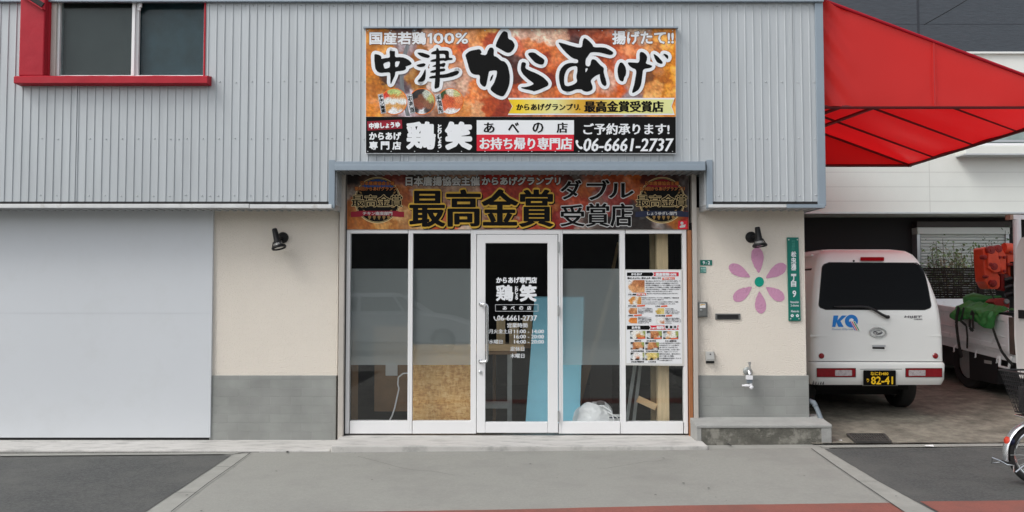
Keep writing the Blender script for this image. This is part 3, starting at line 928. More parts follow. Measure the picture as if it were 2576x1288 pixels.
# ---- upper window
YW = YC+.05
m = MB(); frame_rect(m, (141, -8, 516, 193), (150, -1, 512, 189), YW-.03, YW+.05)
m.pbox(331, -8, 339, 191, YW-.04, YW+.03); m.pbox(340, -8, 349, 190, YW-.012, YW+.02)
uw = m.build('window', M['white'], B, bevel=.003)
m = MB(); m.pbox(150, -2, 332, 190, YW, YW+.004); m.pbox(348, -2, 513, 190, YW+.02, YW+.024); build_each(m, 'pane', M['upglass'], uw)
m = MB(); m.pbox(160, -5, 335, 192, YW+.03, YW+.04); m.build('blind', M['screen'], uw)
m = MB(); m.pbox(120, -20, 160, 193, YW+.031, YW+.05); m.pbox(335, -20, 530, 195, YW+.06, YW+.07); build_each(m, 'curtain', M['curtain'], uw)
m = MB(); m.pbox(124, -20, 141, 193, YC-.005, YC+.06); m.build('side_jamb', M['alu'], uw, bevel=.003)
m = MB(); m.pbox(345, 8, 353, 26, YW-.03, YW-.01); m.pbox(349, 4, 356, 18, YW-.05, YW-.03); m.build('latch', M['whiteplastic'], uw, bevel=.004)
m = MB()
pts = []
a, b = AX(35, 200, YC-.11), AX(521.5, 200, YC-.11)
n = 40
za, zb = AZ(191, YC-.11), AZ(209.5, YC-.11)
V = []
for i in range(n+1):
    x = a+(b-a)*i/n
    u = .006*noise.noise((x*5, 0, 3)) + .004*noise.noise((x*14, 0, 8))
    V += [(x, YC+.03, za+.03), (x, YC-.095, za+.006+u*.7), (x, YC-.11+u*.5, za-.006+u), (x, YC-.112+u*.6, zb+.004), (x, YC-.105, zb), (x, YC+.02, zb)]
F = []
for i in range(n):
    for k in range(5): F.append((i*6+k, i*6+k+1, (i+1)*6+k+1, (i+1)*6+k))
F += [tuple(range(6)), tuple(n*6+k for k in range(6))]
m.add(V, F)
m.build('red_sill', M['redmetal'], uw, smooth=True)
m = MB()
m.pbox(49, -40, 112, 191, YC-.10, YC+.03); m.pbox(112, -40, 125, 191, YC-.03, YC+.03)
m.build('red_shutter_box', M['redmetal'], uw, bevel=.012)
m = MB(); m.beam(at(78, -6, YC-.105), at(108, 13, YC-.105), .05, .012, (0, -1, 0)); m.build('box_slot', M['dark'], uw)
m = MB(); m.beam(at(52, -12, YC-.108), at(112, 26, YC-.108), .012, .07, (0, -1, 0)); m.build('box_rim', M['redmetal'], uw, bevel=.004)
m = MB(); m.pbox(512.5, -10, 516.5, 192, YC-.012, YC+.05); m.build('red_edge', M['redmetal'], uw)

# ---- painted flower
mur = MB(); c0 = at(1910, 709, -.003)
def petal(mb, tip, end, wdt):
    (x0, y0), (x1, y1) = tip, end
    L = math.hypot(x1-x0, y1-y0); ux, uy = (x1-x0)/L, (y1-y0)/L
    prof = [(0, 0), (.12, .30), (.3, .66), (.5, .92), (.68, 1.0), (.84, .84), (.95, .5), (1, .12)]
    P = [(x0+ux*L*t-uy*wdt*q, y0+uy*L*t+ux*wdt*q) for t, q in prof] + [(x0+ux*L*t+uy*wdt*q, y0+uy*L*t-ux*wdt*q) for t, q in reversed(prof[1:])]
    P = chaikin(P, 1)
    P = [(x+noise.noise((x*.3, y*.3, 1))*.9, y+noise.noise((x*.3, y*.3, 7))*.9) for x, y in P]
    mb.ppoly(P, -.003)
m = MB(); P = [(1910+11.8*math.cos(2*math.pi*i/24), 709+12.6*math.sin(2*math.pi*i/24)) for i in range(24)]
m.ppoly(P, -.0035); mr = m.build('flower_mural', M['teal'], B)
for tip, end, wd in (((1909, 688), (1903, 622), 16), ((1926, 700), (1977, 666), 15), ((1926, 722), (1972, 754), 14.5), ((1910, 732), (1915, 789), 14.5), ((1892, 721), (1846, 755), 15), ((1888, 698), (1834, 668), 14.5)):
    m = MB(); petal(m, tip, end, wd); m.build('petal', M['pink'], mr)

# =================================================================== SIGNBOARD ABOVE THE ENTRANCE
YS = YC-.045
a = at(1310, 385, YS)
S = thing('shop_signboard', 'large printed signboard on the metal cladding with huge black brush letters over fried chicken', 'signboard', (a.x, YS, a.z))
m = MB(); m.ppoly([(919.5, 68), (1701, 68), (1701, 386.5), (919.5, 386.5)], YS, .03); m.build('panel', M['whiteprint'], S)
m = MB(); m.box(AX(914, 68, YS-.03), AX(1706.5, 68, YS-.03), YS-.035, YC, AZ(70.5, YS-.03), AZ(67, YS-.03)); m.build('top_flashing', M['trim'], S)
def c2(x, y): return ((1400+x/1.894)/1.59006, (60+y/1.894)/1.59006)
def conv(f, L): return [(*f(a_[0], a_[1]), *a_[2:]) for a_ in L]
smp = [(150,120,205,130,40),(130,400,225,135,25),(130,700,222,132,30),(250,260,190,120,30),(300,600,170,105,30),(190,520,190,115,25),(480,110,70,50,45),(530,100,60,40,35),(420,280,150,150,150),(390,400,110,110,115),(385,520,90,95,100),(430,650,190,195,200),(500,330,170,110,50),(470,480,150,95,30),(350,330,190,120,30),(300,440,60,40,20),
(600,120,235,200,170),(700,130,230,140,80),(760,250,225,110,60),(800,180,220,150,100),(850,260,200,60,45),(930,120,225,160,95),(1000,130,235,150,70),(960,220,225,150,90),(1060,200,190,60,40),(1290,150,235,215,190),(1400,120,240,220,195),(1500,150,240,225,200),(1600,130,235,210,180),(1350,230,220,130,90),(1450,250,215,90,50),(1550,300,225,120,70),(1280,250,200,70,50),(1250,330,60,25,20),(1480,330,160,40,25),(1550,420,200,80,40),
(1680,130,120,35,25),(1800,130,150,50,30),(1900,150,170,60,35),(1700,200,60,20,18),(1900,250,140,40,25),(2000,300,190,70,40),(2100,280,215,110,70),(2080,330,210,90,55),(2250,110,200,180,150),(2350,120,210,130,40),(2440,200,225,135,25),(2300,300,190,110,35),(2440,400,230,145,35),(2350,450,180,100,25),(2250,480,120,70,25),(2300,550,225,160,90),(2430,600,230,150,50),(2400,700,225,135,30),
(820,320,220,130,90),(850,400,215,170,140),(880,480,215,190,165),(850,560,200,170,145),(950,560,235,130,70),(930,620,225,110,40),(1000,600,200,90,30),(1050,700,185,60,30),(950,720,230,180,130),(1100,640,170,50,30),(1150,730,150,35,25),(720,560,190,180,165),(850,740,225,150,80),(1300,580,180,60,35),(1400,620,215,150,100),(1500,640,210,110,70),(1700,500,150,100,70),(1680,420,190,150,120),(1600,610,210,90,50),(1750,600,200,120,70),(1950,560,235,200,180),(1950,610,215,100,40),(2050,590,225,80,30),(2100,620,150,150,150),(1500,480,130,25,20),(1400,480,150,35,25),(1250,450,90,35,25),(2150,520,200,150,120),(640,420,150,90,35)]
picture('food_picture', (920.5, 71, 1700, 293.5), YS-.002, 300, 86, [(a_, b_, min(250, r+14), min(250, g+(r-g)*.25), min(250, bb+4)) for a_, b_, r, g, bb in conv(c2, smp)], 16, 12, S, 3.1, amp=.2, chunk=.02)
m = MB(); m.ppoly([(920.5, 294), (1700, 294), (1700, 385), (920.5, 385)], YS-.003, .002); m.build('black_band', M['blackprint'], S)
m = MB(); m.ppoly([c2(380, 90), c2(430, 330), c2(370, 560), c2(400, 765), c2(380, 765)], YS-.0024) if False else None
# bowl rim in the picture
m = MB(); rim = [c2(500, 95), c2(440, 220), c2(405, 330), c2(390, 430), c2(392, 530), c2(410, 640), c2(440, 765)]
for q in range(len(rim)-1):
    (xa, ya), (xb, yb) = rim[q], rim[q+1]
    m.ppoly([(xa-5, ya), (xa+5, ya), (xb+5, yb), (xb-5, yb)], YS-.0026)
m.build('bowl_rim', mat('grey_rim_print', (.16, .17, .18, 1), .4, var=.8, vscale=6, stretch=(20, 1, 1)), S)
# ribbon
def c2L(L): return [c2(*p) for p in L]
m = MB(); m.ppoly(c2L([(1196, 628), (2460, 628), (2436, 692), (2460, 757), (1196, 757), (1228, 692)]), YS-.004); m.build('ribbon_border', M['whiteprint'], S)
m = MB(); m.ppoly(c2L([(1200, 640), (2452, 640), (2430, 692), (2452, 746), (1200, 746), (1232, 692)]), YS-.005)
xa = at(*c2(1200, 700), YS).x - a.x; xb = at(*c2(2452, 700), YS).x - a.x
m.build('gold_ribbon', gradmat('gold_ribbon_print', [(0, rgb(226, 190, 20)), (.06, rgb(240, 205, 10)), (.28, rgb(225, 222, 150)), (.42, rgb(214, 165, 35)), (.52, rgb(200, 150, 40)), (.68, rgb(222, 215, 110)), (1, rgb(222, 226, 160))], xa, xb), S)
# roundels
def rnd(cx, cy, s1, label):
    r_ = 101/1.894/1.59
    x, y = c2(cx, cy)
    m = MB(); P = [(x+r_*math.cos(2*math.pi*i/48), y+r_*math.sin(2*math.pi*i/48)) for i in range(48)]
    m.ppoly(P, YS-.0035); ring = m.build('food_roundel', M['orangeprint'], S)
    picture('food_picture', (0, 0, 0, 0), YS-.0045, 72, 26, [(x+dx, y+dy, *c) for dx, dy, *c in s1], 8, 4, ring, cx*.1, circle=(x, y, r_-2), amp=.3, freq=.2)
rnd(333, 655, [(-5,-24,170,190,110),(8,-22,190,205,130),(-22,-16,210,60,40),(0,-13,205,130,60),(18,-12,215,150,80),(-20,0,225,228,222),(0,-1,235,238,230),(20,0,225,228,222),(-12,12,205,150,80),(8,13,215,160,90),(22,14,200,140,75),(0,25,235,235,235),(15,26,230,230,230)], 'a')
rnd(545, 655, [(-22,-16,30,28,28),(-8,-24,45,42,42),(0,-8,120,70,45),(-18,4,125,70,50),(12,-16,190,195,180),(20,-8,180,180,110),(10,6,140,90,65),(-4,15,135,75,55),(20,12,130,85,60),(0,26,225,228,230),(14,24,60,55,55),(-18,22,40,36,36)], 'b')
rnd(760, 655, [(-20,-18,40,70,35),(0,-22,215,210,190),(14,-22,190,190,130),(-10,-10,205,95,55),(4,-2,190,80,45),(16,-6,225,130,80),(-18,8,210,95,55),(0,12,215,100,55),(16,12,215,110,60),(0,25,230,228,224),(14,26,230,230,226)], 'c')
def tilt(cx, cy, wd, ht, s_, rot=-.17):
    x, y = c2(cx, cy); hw, hh = wd/2/1.894/1.59, ht/2/1.894/1.59
    c, q = math.cos(rot), math.sin(rot)
    rr = lambda k: [(x+dx*c-dy*q, y+dx*q+dy*c) for dx, dy in ((-hw*k-(1-k)*3, -hh), (hw, -hh), (hw, hh), (-hw, hh))]
    for k, mt_, d_, nm in ((0, 'whiteprint', .0052, 'name_strip'), (1.0, 'blackprint', .0056, 'strip_line'), (2.0, 'whiteprint', .006, 'strip_face')):
        mm = MB(); mm.ppoly([(x+dx*c-dy*q, y+dx*q+dy*c) for dx, dy in ((-hw+k, -hh+k), (hw-k, -hh+k), (hw-k, hh-k), (-hw+k, hh-k))], YS-d_)
        if k == 0: st = mm.build(nm, M[mt_], S)
        else: mm.build(nm, M[mt_], st)
    mm = MB(); vtext(mm, s_, (x-hw*.62, y-hh*.9, x+hw*.62, y+hh*.9), YS-.0068, .5, rot=rot); mm.build('lettering', M['blackprint'], st, fix=False)
tilt(243, 672, 40, 148, 'チキン南蛮'); tilt(462, 672, 40, 148, 'お弁当'); tilt(678, 672, 40, 148, '手羽先')
# brush letters
def f1(x, y): return ((1440+x/3.303)/1.59006, (90+y/3.303)/1.59006)
def f2(x, y): return ((2060+x/3.303)/1.59006, (90+y/3.303)/1.59006)
brush = [
 (f1, [(188,415),(225,420),(265,432),(284,455),(278,482),(330,470),(396,464),(394,420),(388,385),(400,368),(430,378),(457,375),(463,395),(460,460),(520,456),(580,462),(640,490),(690,542),(655,565),(598,580),(612,602),(590,632),(520,642),(466,646),(462,700),(440,740),(408,817),(399,795),(402,720),(398,655),(330,662),(270,667),(228,650),(198,600),(190,500)],
      [[(306,545),(345,524),(398,515),(395,592),(360,605),(328,612),(315,585)], [(464,513),(522,512),(526,522),(502,585),(462,590)]]),
 (f1, [(750,398),(800,395),(870,412),(932,440),(902,472),(840,460),(790,437)], []),
 (f1, [(738,565),(800,543),(850,537),(870,555),(850,580),(800,592),(770,585)], []),
 (f1, [(866,598),(870,690),(860,760),(822,785),(755,780),(775,755),(820,705)], []),
 (f1, [(1005,345),(1022,331),(1048,372),(1057,500),(1057,700),(1054,800),(1046,855),(1020,868),(983,882),(988,800),(1000,650),(1002,500)], []),
 (f1, [(935,402),(980,373),(1080,368),(1160,370),(1177,395),(1172,468),(1222,468),(1224,494),(1160,497),(1128,512),(1098,500),(1130,470),(1124,417),(1060,416),(990,422),(945,420)], []),
 (f1, [(920,510),(960,485),(1060,470),(1130,466),(1130,500),(1060,506),(960,522)], []),
 (f1, [(945,585),(1000,553),(1060,546),(1117,528),(1132,547),(1110,592),(1080,582),(1000,587)], []),
 (f1, [(915,657),(960,628),(1060,613),(1110,602),(1132,620),(1120,642),(1050,652),(960,667)], []),
 (f1, [(903,742),(930,708),(1060,688),(1150,678),(1230,648),(1290,633),(1314,655),(1290,687),(1230,712),(1130,732),(1020,737)], []),
 (f1, [(1395,420),(1450,375),(1530,358),(1585,350),(1612,398),(1580,418),(1667,436),(1690,370),(1715,330),(1755,330),(1772,370),(1762,440),(1810,455),(1862,505),(1905,512),(1937,545),(1962,600),(1980,700),(1977,800),(1952,880),(1908,965),(1870,980),(1790,947),(1730,897),(1723,865),(1770,800),(1800,720),(1813,640),(1780,632),(1720,640),(1702,650),(1682,760),(1660,852),(1618,842),(1578,790),(1588,690),(1520,692),(1468,670),(1438,600),(1413,500),(1393,440)], []),
 (f1, [(1760,684),(1762,700),(1740,760),(1713,782),(1728,715)], []),
 (f1, [(1895,108),(1955,130),(1955,215),(2010,235),(2047,290),(2032,350),(1987,397),(1940,402),(1870,362),(1820,332),(1788,316),(1810,250),(1850,170)], []),
 (f2, [(168,420),(185,398),(257,393),(300,430),(372,475),(392,502),(376,552),(340,560),(265,532),(218,482)], []),
 (f2, [(90,516),(152,535),(130,602),(190,635),(280,670),(370,720),(422,770),(444,800),(437,836),(390,857),(310,892),(250,912),(230,900),(90,872),(76,853),(140,853),(210,833),(257,808),(180,755),(110,690),(80,640),(74,600)], []),
 (f2, [(570,262),(620,270),(730,305),(820,328),(885,330),(890,270),(905,210),(930,205),(985,250),(1022,290),(1037,328),(1180,326),(1252,360),(1307,400),(1272,434),(1200,417),(1100,392),(1000,392),(970,432),(932,490),(930,570),(990,585),(1010,483),(1062,488),(1122,560),(1177,600),(1167,650),(1202,760),(1212,820),(1187,847),(1138,802),(1118,700),(1122,677),(1050,712),(992,770),(1027,840),(1022,892),(960,917),(905,907),(880,882),(800,882),(740,912),(680,914),(618,892),(588,800),(578,700),(598,620),(648,560),(720,530),(830,540),(835,492),(760,472),(700,422),(638,360),(598,310)],
      [[(652,700),(682,622),(742,582),(820,572),(825,640),(808,720),(825,780),(780,818),(702,843),(657,830),(647,770)], [(930,601),(968,606),(931,668)]]),
 (f2, [(1385,528),(1420,528),(1457,580),(1470,640),(1462,702),(1442,722),(1432,782),(1388,772),(1363,720),(1353,640),(1363,580)], []),
 (f2, [(1645,383),(1712,400),(1747,450),(1742,500),(1722,542),(1822,570),(1792,602),(1692,612),(1682,700),(1670,800),(1642,882),(1560,937),(1543,922),(1568,850),(1588,750),(1608,622),(1528,592),(1478,525),(1560,528),(1648,535)], []),
 (f2, [(1825,403),(1902,460),(1957,530),(1937,550),(1880,532),(1843,470)], []),
 (f2, [(1950,408),(2027,430),(2022,492),(1983,450)], [])]
wm, bm_ = MB(), MB()
for f, outer, holes in brush:
    o_ = chaikin([f(*p) for p in outer], 2); h_ = [chaikin([f(*p) for p in h], 1) for h in holes]
    shape(wm, o_, YS-.0075, h_, 8.6)
    o_ = [(x+.45*noise.noise((x*.8, y*.8, 0)), y+.45*noise.noise((x*.8, y*.8, 5))) for x, y in o_]
    shape(bm_, o_, YS-.0095, h_)
wm.build('white_letter_outline', M['whiteprint'], S, fix=False); bm_.build('black_brush_lettering', M['blackprint'], S, fix=False)
# smaller lettering
wl = MB(); bl = MB(); sh = MB()
for tgt, Yq, e in ((sh, YS-.004, 2.2), (wl, YS-.006, 1.0)):
    text(tgt, '国産若鶏', c2(150, 130) + c2(574, 222), Yq, e+.1); shape(tgt, [c2(*p) for p in ((608, 138), (620, 138), (620, 214), (606, 214), (606, 158), (590, 164), (590, 152))], Yq, (), e*.7)
    for ch, xa_, xb_ in (('0', 634, 706), ('0', 716, 788), ('%', 800, 893)): text(tgt, ch, c2(xa_, 137) + c2(xb_, 216), Yq, e)
    text(tgt, '揚げたて!!', c2(1990, 122) + c2(2450, 220), Yq, e+.2)
sh.build('letter_shadow', mat('brown_print', rgb(120, 70, 25), .45), S, fix=False)
text(wl, 'からあげ', c2(148, 890) + c2(385, 945), YS-.005, 1.0); 
for ch, x in zip('専門店', (148, 236, 324)): text(wl, ch, c2(x, 960) + c2(x+60, 1018), YS-.005, .9)
text(wl, '鶏', c2(435, 815) + c2(640, 1010), YS-.005, 2.9); text(wl, '笑', c2(732, 820) + c2(912, 1010), YS-.005, 4.4)
vtext(wl, 'とりしょう', c2(667, 828) + c2(692, 1010), YS-.005, .9)
text(wl, 'ご予約承ります!', c2(1770, 822) + c2(2418, 906), YS-.005, (1.1, .5))
phone(wl, *c2(1708, 945), 24, YS-.005)
text(wl, '06-6661-2737', c2(1772, 935) + c2(2450, 1032), YS-.005, (1.2, .3), shear=.18)
wl.build('white_lettering', M['whiteprint'], S, fix=False)
m = MB(); m.ppoly(c2L([(960, 797), (1697, 797), (1697, 906), (960, 906)]), YS-.0042); m.build('white_box', M['whiteprint'], S)
m = MB(); m.ppoly(c2L([(960, 906), (1696, 906), (1694, 1030), (960, 1030)]), YS-.0044); rb_ = m.build('red_box', M['redprint'], S)
m = MB(); text(m, 'お持ち帰り専門店', c2(985, 930) + c2(1680, 1018), YS-.006, (1.3, .6)); m.build('white_lettering', M['whiteprint'], rb_, fix=False)
for ch, x in zip('あべの店', (1015, 1200, 1385, 1568)): text(bl, ch, c2(x, 815) + c2(x+78, 892), YS-.006, (1.0, .2))
text(bl, 'からあげグランプリ', c2(1262, 672) + c2(1730, 722), YS-.0065, (.9, .3)); text(bl, '最高金賞受賞店', c2(1778, 652) + c2(2372, 735), YS-.0065, (1.5, .5))
text(bl, '®', c2(1734, 708) + c2(1748, 720), YS-.0065)
bl.build('black_lettering', M['blackprint'], S, fix=False)
m = MB(); m.ppoly(c2L([(130, 806), (392, 793), (396, 860), (134, 876)]), YS-.0042); rb2 = m.build('red_label', M['darkred'], S)
m = MB(); 
for A_, B_ in (((138, 814), (386, 802)), ((140, 868), (388, 853)), ((138, 814), (140, 868)), ((386, 802), (388, 853))):
    (xa_, ya_), (xb_, yb_) = c2(*A_), c2(*B_)
    m.ppoly([(xa_-.25, ya_-.25), (xb_+.25, yb_-.25), (xb_+.25, yb_+.25), (xa_-.25, ya_+.25)], YS-.005)
m.build('label_line', M['blackprint'], rb2)
m = MB(); text(m, '中津しょうゆ', c2(146, 815) + c2(378, 856), YS-.006, .9, rot=-.05); m.build('white_lettering', M['whiteprint'], rb2, fix=False)
m = MB()
for i in range(14):
    c = at(925+i*59, 381, YS-.006); m.lathe((c.x, YS-.002, c.z), (0, -1, 0), [(.006, 0), (.005, .006), (0, .007)], 7)
    c = at(925+i*59, 77, YS-.006); m.lathe((c.x, YS-.002, c.z), (0, -1, 0), [(.006, 0), (.005, .006), (0, .007)], 7)
m.build('screws', M['steel'], S)

# =================================================================== BANNER OVER THE DOOR
YB = -.012
a2 = at(1302, 577, YB)
T = thing('transom_sign', 'wide shaded fried chicken banner over the door with gold outlined black characters and two medals', 'banner sign', (a2.x, YB, a2.z))
def c3(x, y): return ((1320+x/1.673)/1.59006, (620+y/1.673)/1.59006)
m = MB(); m.ppoly([(872.5, 437.5), (1732.5, 437.5), (1732.5, 577.5), (872.5, 577.5)], YB, .03); m.build('panel', M['alu'], T)
smp = [(130,150,40,35,35),(250,150,90,70,60),(150,250,150,140,130),(130,350,210,140,60),(200,450,235,160,70),(400,470,240,180,90),(500,430,240,200,130),(450,150,140,60,40),(480,250,200,120,50),(600,220,200,180,160),(560,140,60,50,45),(900,250,210,190,170),(950,420,220,200,180),(1100,240,200,50,30),(1250,220,180,60,30),(760,480,230,110,40),(1150,480,190,150,130),(1350,480,220,90,50),(1450,300,200,110,40),(1520,250,210,80,35),(1600,200,120,60,50),(1650,150,90,80,75),(1750,160,170,100,70),(1720,230,210,120,50),(1650,330,200,80,40),(1600,450,170,40,25),(1900,170,200,100,40),(1850,250,150,40,25),(1800,300,180,150,140),(2000,180,220,120,40),(1900,330,170,50,30),(1750,430,90,80,75),(1950,400,50,45,45),(2100,480,60,60,60),(2250,470,120,130,130),(2300,440,220,150,60),(2380,470,200,60,30),(2350,180,60,35,30),(2380,300,40,30,30),(2150,150,110,40,25),(2200,480,190,195,195),(1680,480,200,190,185)]
picture('food_picture', (873, 438, 1732, 577), YB-.002, 300, 50, [(a_, b_, r*.84, g*.8, bb*.76) for a_, b_, r, g, bb in conv(c3, smp)], 18, 12, T, 8.4, amp=.2, chunk=.022)  # picture colours darkened for the shade over the door
bk = MB(); gd = MB(); wh = MB(); ol = MB(); shd = MB()
text(gd, '最高金賞', c3(540, 232) + c3(1488, 478), YB-.0045, 6.2); text(bk, '最高金賞', c3(540, 232) + c3(1488, 478), YB-.0065, (3.6, 1.3))
text(shd, '最高金賞', c3(548, 240) + c3(1496, 486), YB-.003, 5.8)
text(ol, '日本唐揚協会主催', c3(508, 145) + c3(1000, 204), YB-.0045, 2.2); text(wh, '日本唐揚協会主催', c3(508, 145) + c3(1000, 204), YB-.0065, .9)
text(ol, 'からあげグランプリ', c3(1018, 148) + c3(1540, 200), YB-.0045, 2.2); text(wh, 'からあげグランプリ', c3(1018, 148) + c3(1540, 200), YB-.0065, .9)
w2 = MB()
for s_, r_ in (('ダ', (1545, 168, 1680, 296)), ('ブ', (1722, 168, 1868, 300)), ('ル', (1868, 190, 2030, 286)), ('受', (1545, 335, 1700, 476)), ('賞', (1715, 325, 1868, 478)), ('店', (1880, 325, 2022, 476))):
    rr = c3(r_[0], r_[1]) + c3(r_[2], r_[3])
    text(w2, s_, rr, YB-.0045, 3.2); text(bk, s_, rr, YB-.0065, (1.6, .6))
shd.build('letter_shadow', M['blackprint'], T, fix=False); gd.build('gold_letter_outline', M['goldprint'], T, fix=False)
ol.build('black_letter_outline', M['blackprint'], T, fix=False); w2.build('white_letter_outline', M['shadewhite'], T, fix=False)
wh.build('white_lettering', M['shadewhite'], T, fix=False); bk.build('black_lettering', M['blackprint'], T, fix=False)
def medal(cx, top, skycol, l2, ribbon, l4):
    x, y = c3(cx, 303); r_ = 155/1.673/1.59
    def disc(rr, d_, mt_, nm, par):
        mm = MB(); mm.ppoly([(x+rr*math.cos(2*math.pi*i/56), y+rr*math.sin(2*math.pi*i/56)) for i in range(56)], YB-d_); return mm.build(nm, mt_, par)
    md = disc(r_, .0028, M['goldpale'], 'medal', T)
    disc(r_-2.0, .0033, M['blackprint'], 'medal_ring', md); disc(r_-3.3, .0037, M['goldpale'], 'medal_ring', md); disc(r_-4.2, .0041, M['blackprint'], 'medal_face', md)
    mm = MB(); rr = r_-5.5
    P = [(x+rr*math.cos(t), y-rr*math.sin(t)) for t in [R(38+104*i/24) for i in range(25)]]
    mm.ppoly(P, YB-.0045); mm.build('medal_sky', skycol, md)
    mm = MB()
    for s_ in (-1, 1):
        for k in range(7):
            t = R(-150+k*24) if False else R(-62+k*17)
            px_, py_ = x+s_*math.cos(t)*r_*.72, y+math.sin(-t)*r_*.72
            mm.ppoly([(px_, py_), (px_+s_*3, py_-5), (px_+s_*8, py_-6), (px_+s_*5, py_-1)], YB-.005-.0001*k)
    for k in range(5):
        px_ = x-24+k*12
        mm.ppoly([(px_, y+42), (px_+4, y+32), (px_+8, y+42), (px_+4, y+50)], YB-.005)
    build_each(mm, 'laurel', M['laurelgold'], md)
    q = MB(); q.ppoly([c3(*p) for p in ((cx-178, 380), (cx-100, 376), (cx-100, 412), (cx-178, 416))], YB-.0052); q.ppoly([c3(*p) for p in ((cx+178, 380), (cx+100, 376), (cx+100, 412), (cx+178, 416))], YB-.0052)
    q.ppoly([c3(*p) for p in ((cx-140, 374), (cx+140, 374), (cx+140, 406), (cx-140, 406))], YB-.0058); build_each(q, 'medal_ribbon', ribbon, md)
    q = MB(); text(q, l4, c3(cx-98, 379) + c3(cx+98, 402), YB-.0066, (.5, .2)); q.build('white_lettering', M['shadewhite'], md, fix=False)
    q = MB(); q2 = MB()
    for tx, rc in (('日本唐揚協会主催', (cx-112, 176, cx+112, 202)), (l2, (cx-152, 212, cx+152, 238))):
        rr_ = c3(rc[0], rc[1]) + c3(rc[2], rc[3])
        text(q2, tx, rr_, YB-.0058, .9); text(q, tx, rr_, YB-.0075, .3)
    q2.build('black_letter_outline', M['blackprint'], md, fix=False); q.build('ochre_lettering', M['orangetext'], md, fix=False)
    q = MB(); q2 = MB(); rr_ = c3(cx-172, 268) + c3(cx+166, 346)
    text(q2, '最高金賞', rr_, YB-.0062, 1.7); text(q, '最高金賞', rr_, YB-.0078, (.7, .2))
    q2.build('gold_letter_outline', M['goldpale'], md, fix=False); q.build('black_lettering', M['blackprint'], md, fix=False)
medal(318, 0, M['blueprint'], '第8回からあげグランプリ', M['darkred'], 'チキン南蛮部門')
medal(2222, 0, M['darkred'], '第10回からあげグランプリ', M['navyprint'], 'しょうゆダレ部門')
m = MB(); m.ppoly([c3(*p) for p in ((2330, 440), (2390, 440), (2390, 496), (2330, 496))], YB-.0035); sl = m.build('red_seal', M['redprint'], T)
m = MB()
x, y = c3(2360, 456); m.ppoly([(x+4*math.cos(i*.5236)-2, y+4*math.sin(i*.5236)) for i in range(12)], YB-.0045)
x, y = c3(2360, 478); m.ppoly([(x-8, y), (x-2, y-4), (x+8, y-5), (x+6, y+2), (x-6, y+4)], YB-.0045)
m.build('seal_mark', M['shadewhite'], sl)

# =================================================================== MENU POSTER
YP = -.004
a3 = at(1646, 920, YP)
P_ = thing('menu_poster', 'white menu poster of small food photos taped to the right shop window', 'poster', (a3.x, YP, a3.z))
def c6(x, y): return ((2480+x/3.068)/1.59006, (1060+y/3.068)/1.59006)
m = MB(); m.ppoly([c6(55, 55), c6(765, 55), c6(785, 1238), c6(66, 1230)], YP, .004); m.build('paper', mat('aged_poster_paper', (.66, .655, .62, 1), .5), P_)
m = MB(); m.ppoly([c6(66, 66), c6(745, 66), c6(762, 1212), c6(80, 1205)], YP-.001); m.build('printed_page', M['posterwhite'], P_)
bk = MB(); rd = MB(); wt = MB(); gr = MB(); og = MB()
for y0_, y1_, xm, xr_ in ((89, 137, 405, 720), (742, 794, 365, 724)):
    bk.ppoly([c6(85, y0_+3), c6(xm-10, y0_+1), c6(xm+8, (y0_+y1_)/2), c6(xm-10, y1_), c6(85, y1_-2)], YP-.002)
    rd.ppoly([c6(xm+2, y0_), c6(xr_, y0_), c6(xr_-(14 if y0_ > 500 else 0), (y0_+y1_)/2), c6(xr_, y1_), c6(xm+2, y1_), c6(xm+18, (y0_+y1_)/2)], YP-.0022)
text(wt, 'からあげ', c6(140, 100) + c6(268, 128), YP-.004, .4); text(wt, '国産若鶏100%', c6(440, 98) + c6(692, 132), YP-.004, .5)
text(wt, 'お弁当', c6(146, 752) + c6(246, 784), YP-.004, .4); text(wt, '大盛り', c6(384, 766) + c6(440, 784), YP-.004, .3); text(wt, '無料!', c6(450, 750) + c6(540, 786), YP-.004, .6)
for ch, x in zip('国産米', (560, 612, 662)):
    wt.ppoly([c6(x-12, 745), c6(x+15, 732), c6(x+42, 745), c6(x+42, 778), c6(x+15, 792), c6(x-12, 778)], YP-.0035); text(bk, ch, c6(x, 746) + c6(x+28, 776), YP-.0045, .4)
for s_, r_ in (('骨なしミックス・骨なしムネ・骨なしモモ', (92, 150, 500, 172)), ('チキン南蛮', (102, 352, 198, 370)), ('砂ずり(砂肝)', (102, 495, 200, 512)), ('とり天', (436, 498, 490, 516)), ('手羽先', (104, 612, 160, 628)), ('からあげ南蛮', (436, 614, 552, 632)),
    ('鶏笑弁当', (178, 922, 256, 938)), ('からあげ弁当', (328, 922, 438, 940)), ('チキン南蛮弁当', (554, 924, 690, 942)), ('ムネからあげ弁当', (138, 1047, 290, 1066)), ('モモからあげ弁当', (318, 1048, 468, 1067)), ('からあげ南蛮弁当', (140, 1178, 292, 1196)), ('とり天弁当', (350, 1180, 440, 1196))):
    text(bk, s_, c6(r_[0], r_[1]) + c6(r_[2], r_[3]), YP-.003, .22)
